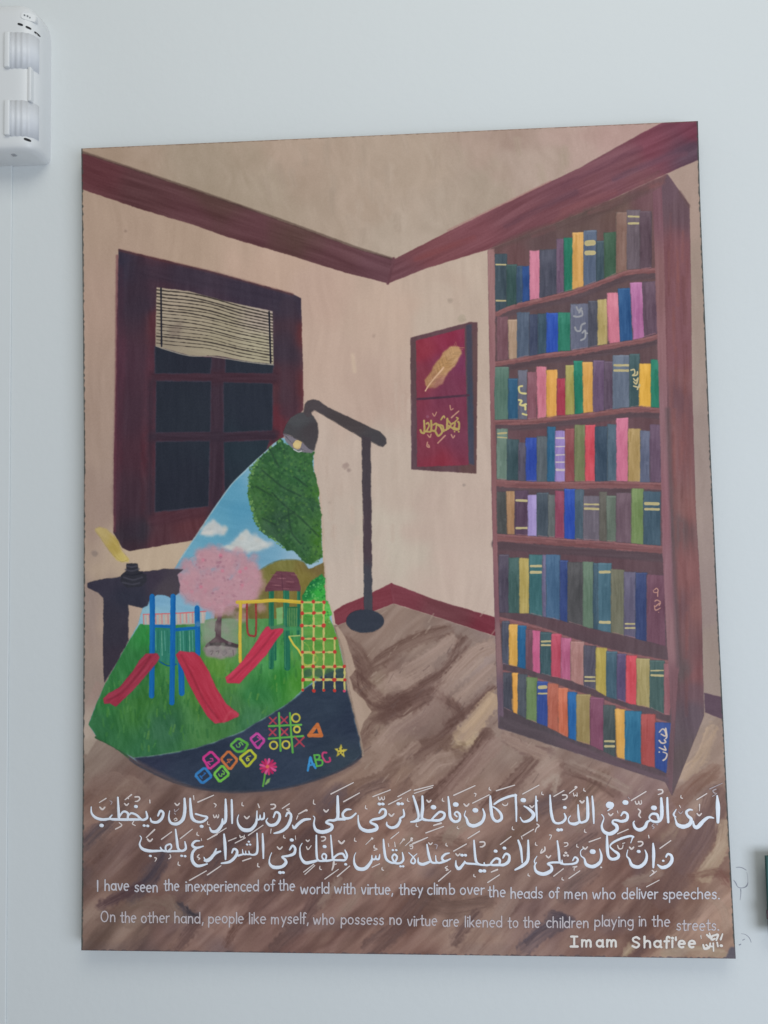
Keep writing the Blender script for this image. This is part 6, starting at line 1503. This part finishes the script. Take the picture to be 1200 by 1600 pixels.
levels = []
for z, inset in ((H0, .010), (H0 + .002, .004), (H0 + .006, .001), (H0 + .012, 0), (H1 - .036, 0), (H1 - .022, .002), (H1 - .012, .006), (H1 - .005, .013), (H1, .024)):
    levels.append([(xc + (x - xc) * (1 - inset / hw), min(0, y + (inset * .8 if y < -.01 else 0)), z) for x, y in prof])
v, f = [], []
for lv in levels:
    v += lv
m_ = len(prof)
for i in range(len(levels) - 1):
    for k in range(m_ - 1):
        a = i * m_ + k
        f.append((a, a + m_, a + m_ + 1, a + 1))
f.append(tuple(range(m_)))
f.append(tuple(reversed(range((len(levels) - 1) * m_, len(levels) * m_))))
bm = bmesh.new()
bm.from_mesh(mesh("tmp", v, f))
bmlink("housing", bm, M_PLAS, det, smooth=True)


def front(x):
    """how far the housing front stands off the wall at x"""
    pp = sorted((p[0], -p[1]) for p in prof[1:-1])
    return float(np.interp(x, [p[0] for p in pp], [p[1] for p in pp]))


# the two lens bays: raised jambs with vertical ribs between
for (ya, yb) in ((52, 98), (158, 204)):
    xa, za = wpt(9, ya, DEP)
    xb, zb = wpt(66, yb + 6, DEP)
    z0, z1 = zb, za
    # side jamb, catching the light
    x0 = wpt(6, ya, DEP + .004)[0]
    x1 = wpt(14.5, ya, DEP + .004)[0]
    bmlink("lens_jamb", rbox(x0, x1, z0, z1, -(DEP + .0045), -(DEP - .01), .0018), M_PLAS, det, smooth=True)
    # curved lens strip with ribs
    vv, ff = [], []
    N = 44
    for k in range(N + 1):
        t = k / N
        xs_ = wpt(15, ya, DEP)[0]
        xx = xs_ + t * (xc + hw * .965 - xs_)
        # follow the curve of the housing
        depth = front(xx)
        rib = .0010 * math.sin(t * math.pi * 4.5) ** 2
        for z in (z0, z1):
            vv.append((xx, -(depth + .0008 + rib), z))
    for k in range(N):
        a = k * 2
        ff.append((a, a + 2, a + 3, a + 1))
    ob = bmesh.new()
    ob.from_mesh(mesh("tmp", vv, ff))
    r_ = bmesh.ops.extrude_face_region(ob, geom=ob.faces[:])
    for g in r_["geom"]:
        if isinstance(g, bmesh.types.BMVert):
            g.co.y += .006
    bmlink("lens", ob, M_PLAS2, det, smooth=True)
# ledge edge between the bays
xa = wpt(43, 130, DEP)[0]
xb = wpt(48, 130, DEP)[0]
z0, z1 = wpt(45, 157, DEP)[1], wpt(45, 104, DEP)[1]
bmlink("middle_ridge", rbox(xa, xb, z0, z1, -(DEP - .0004), -(DEP - .02), .0012), M_PLAS, det, smooth=True)


def slot(cx, cy, w_, h_, ang, m, name, d=.0003):
    N = 16
    X0, Z0 = wpt(cx, cy, DEP - .001)
    sc = 1.0 / FPX * (1.154 - DEP)
    v = []
    for y in (0, 1):
        for k in range(N):
            a = 2 * math.pi * k / N
            ex = w_ / 2 * sc * math.copysign(abs(math.cos(a)) ** .7, math.cos(a))
            ez = h_ / 2 * sc * math.copysign(abs(math.sin(a)) ** .7, math.sin(a))
            r = math.radians(ang)
            x_, z_ = X0 + ex * math.cos(r) - ez * math.sin(r), Z0 + ex * math.sin(r) + ez * math.cos(r)
            dep = max(front(x_), front(X0) - .0035)
            v.append((x_, -(dep + d) + y * .004, z_))
    f = [tuple(reversed(range(N)))] + [(k, (k + 1) % N, (k + 1) % N + N, k + N) for k in range(N)]
    bm = bmesh.new()
    bm.from_mesh(mesh("tmp", v, f))
    bmlink(name, bm, m, det)


for cx, cy, w_ in ((32, 38.5, 9), (43, 41.5, 8), (51.5, 44.4, 4.6)):
    slot(cx, cy, w_, 3.6, -16, M_SLOT, "sound_slot", .0006)
slot(43.5, 24.5, 24, 13, -8, M_PLAS, "logo_badge", .0003)
M_LOGO = mat("grey_print", (.20, .21, .22), .6)
for cx, cy, w_, h_ in ((38, 23.2, 2.4, 2.4), (42, 23.6, 2.2, 2.6), (45, 25, 1.6, 2.8), (47.5, 26, 2.2, 1.8)):
    slot(cx, cy, w_, h_, -14, M_LOGO, "badge_mark", .0007)
slot(41.5, 217, 10, 4.2, -12, M_SLOT, "sensor_hole", .0006)
# small screw under the housing
sx, sz_ = wpt(22, 243, .035)
bmlink("screw", rbox(sx - .003, sx + .003, H0 - .0015, H0 + .002, -.038, -.032, .0006), mat("grey_metal", (.35, .36, .38), .5), det)

# ------------------------------------------------------------------ cable cover under the detector
tx0, _ = wpt(-34, 600, .004)
tx1, _ = wpt(15.5, 600, .004)
tz1 = H0 + .006
bmt = rbox(tx0, tx1, -2.2, tz1, -.003, -.0002, .0012, 2)
tr = bmlink("cable_trunking", bmt, M_WALL, None, "flat white cable cover running down the wall below the detector", cat="cable cover")

# ------------------------------------------------------------------ green board at the right edge
GD = .024
gx0, gz1 = wpt(1196.5, 1338, GD)
_, gz0 = wpt(1196.5, 1466, GD)
gb = empty("hanging_board", (gx0 + .1, 0, gz0), "dark green board at the right edge of the photo, only its left side showing", "board")
bmlink("board_panel", rbox(gx0, gx0 + .3, gz0, gz1, -GD, -GD + .005, .0015), M_GREEN, gb)
a, b_ = wpt(1197.5, 1422, GD), wpt(1204, 1436, GD)
bmlink("spacer", rbox(gx0 + .03, gx0 + .05, gz0 + .02, gz1 - .02, -GD + .004, -.0005, .001), M_BACK, gb)
bmlink("dark_patch", rbox(a[0], a[0] + .02, b_[1], a[1], -GD - .001, -GD + .001, .0004), M_DRED, gb)
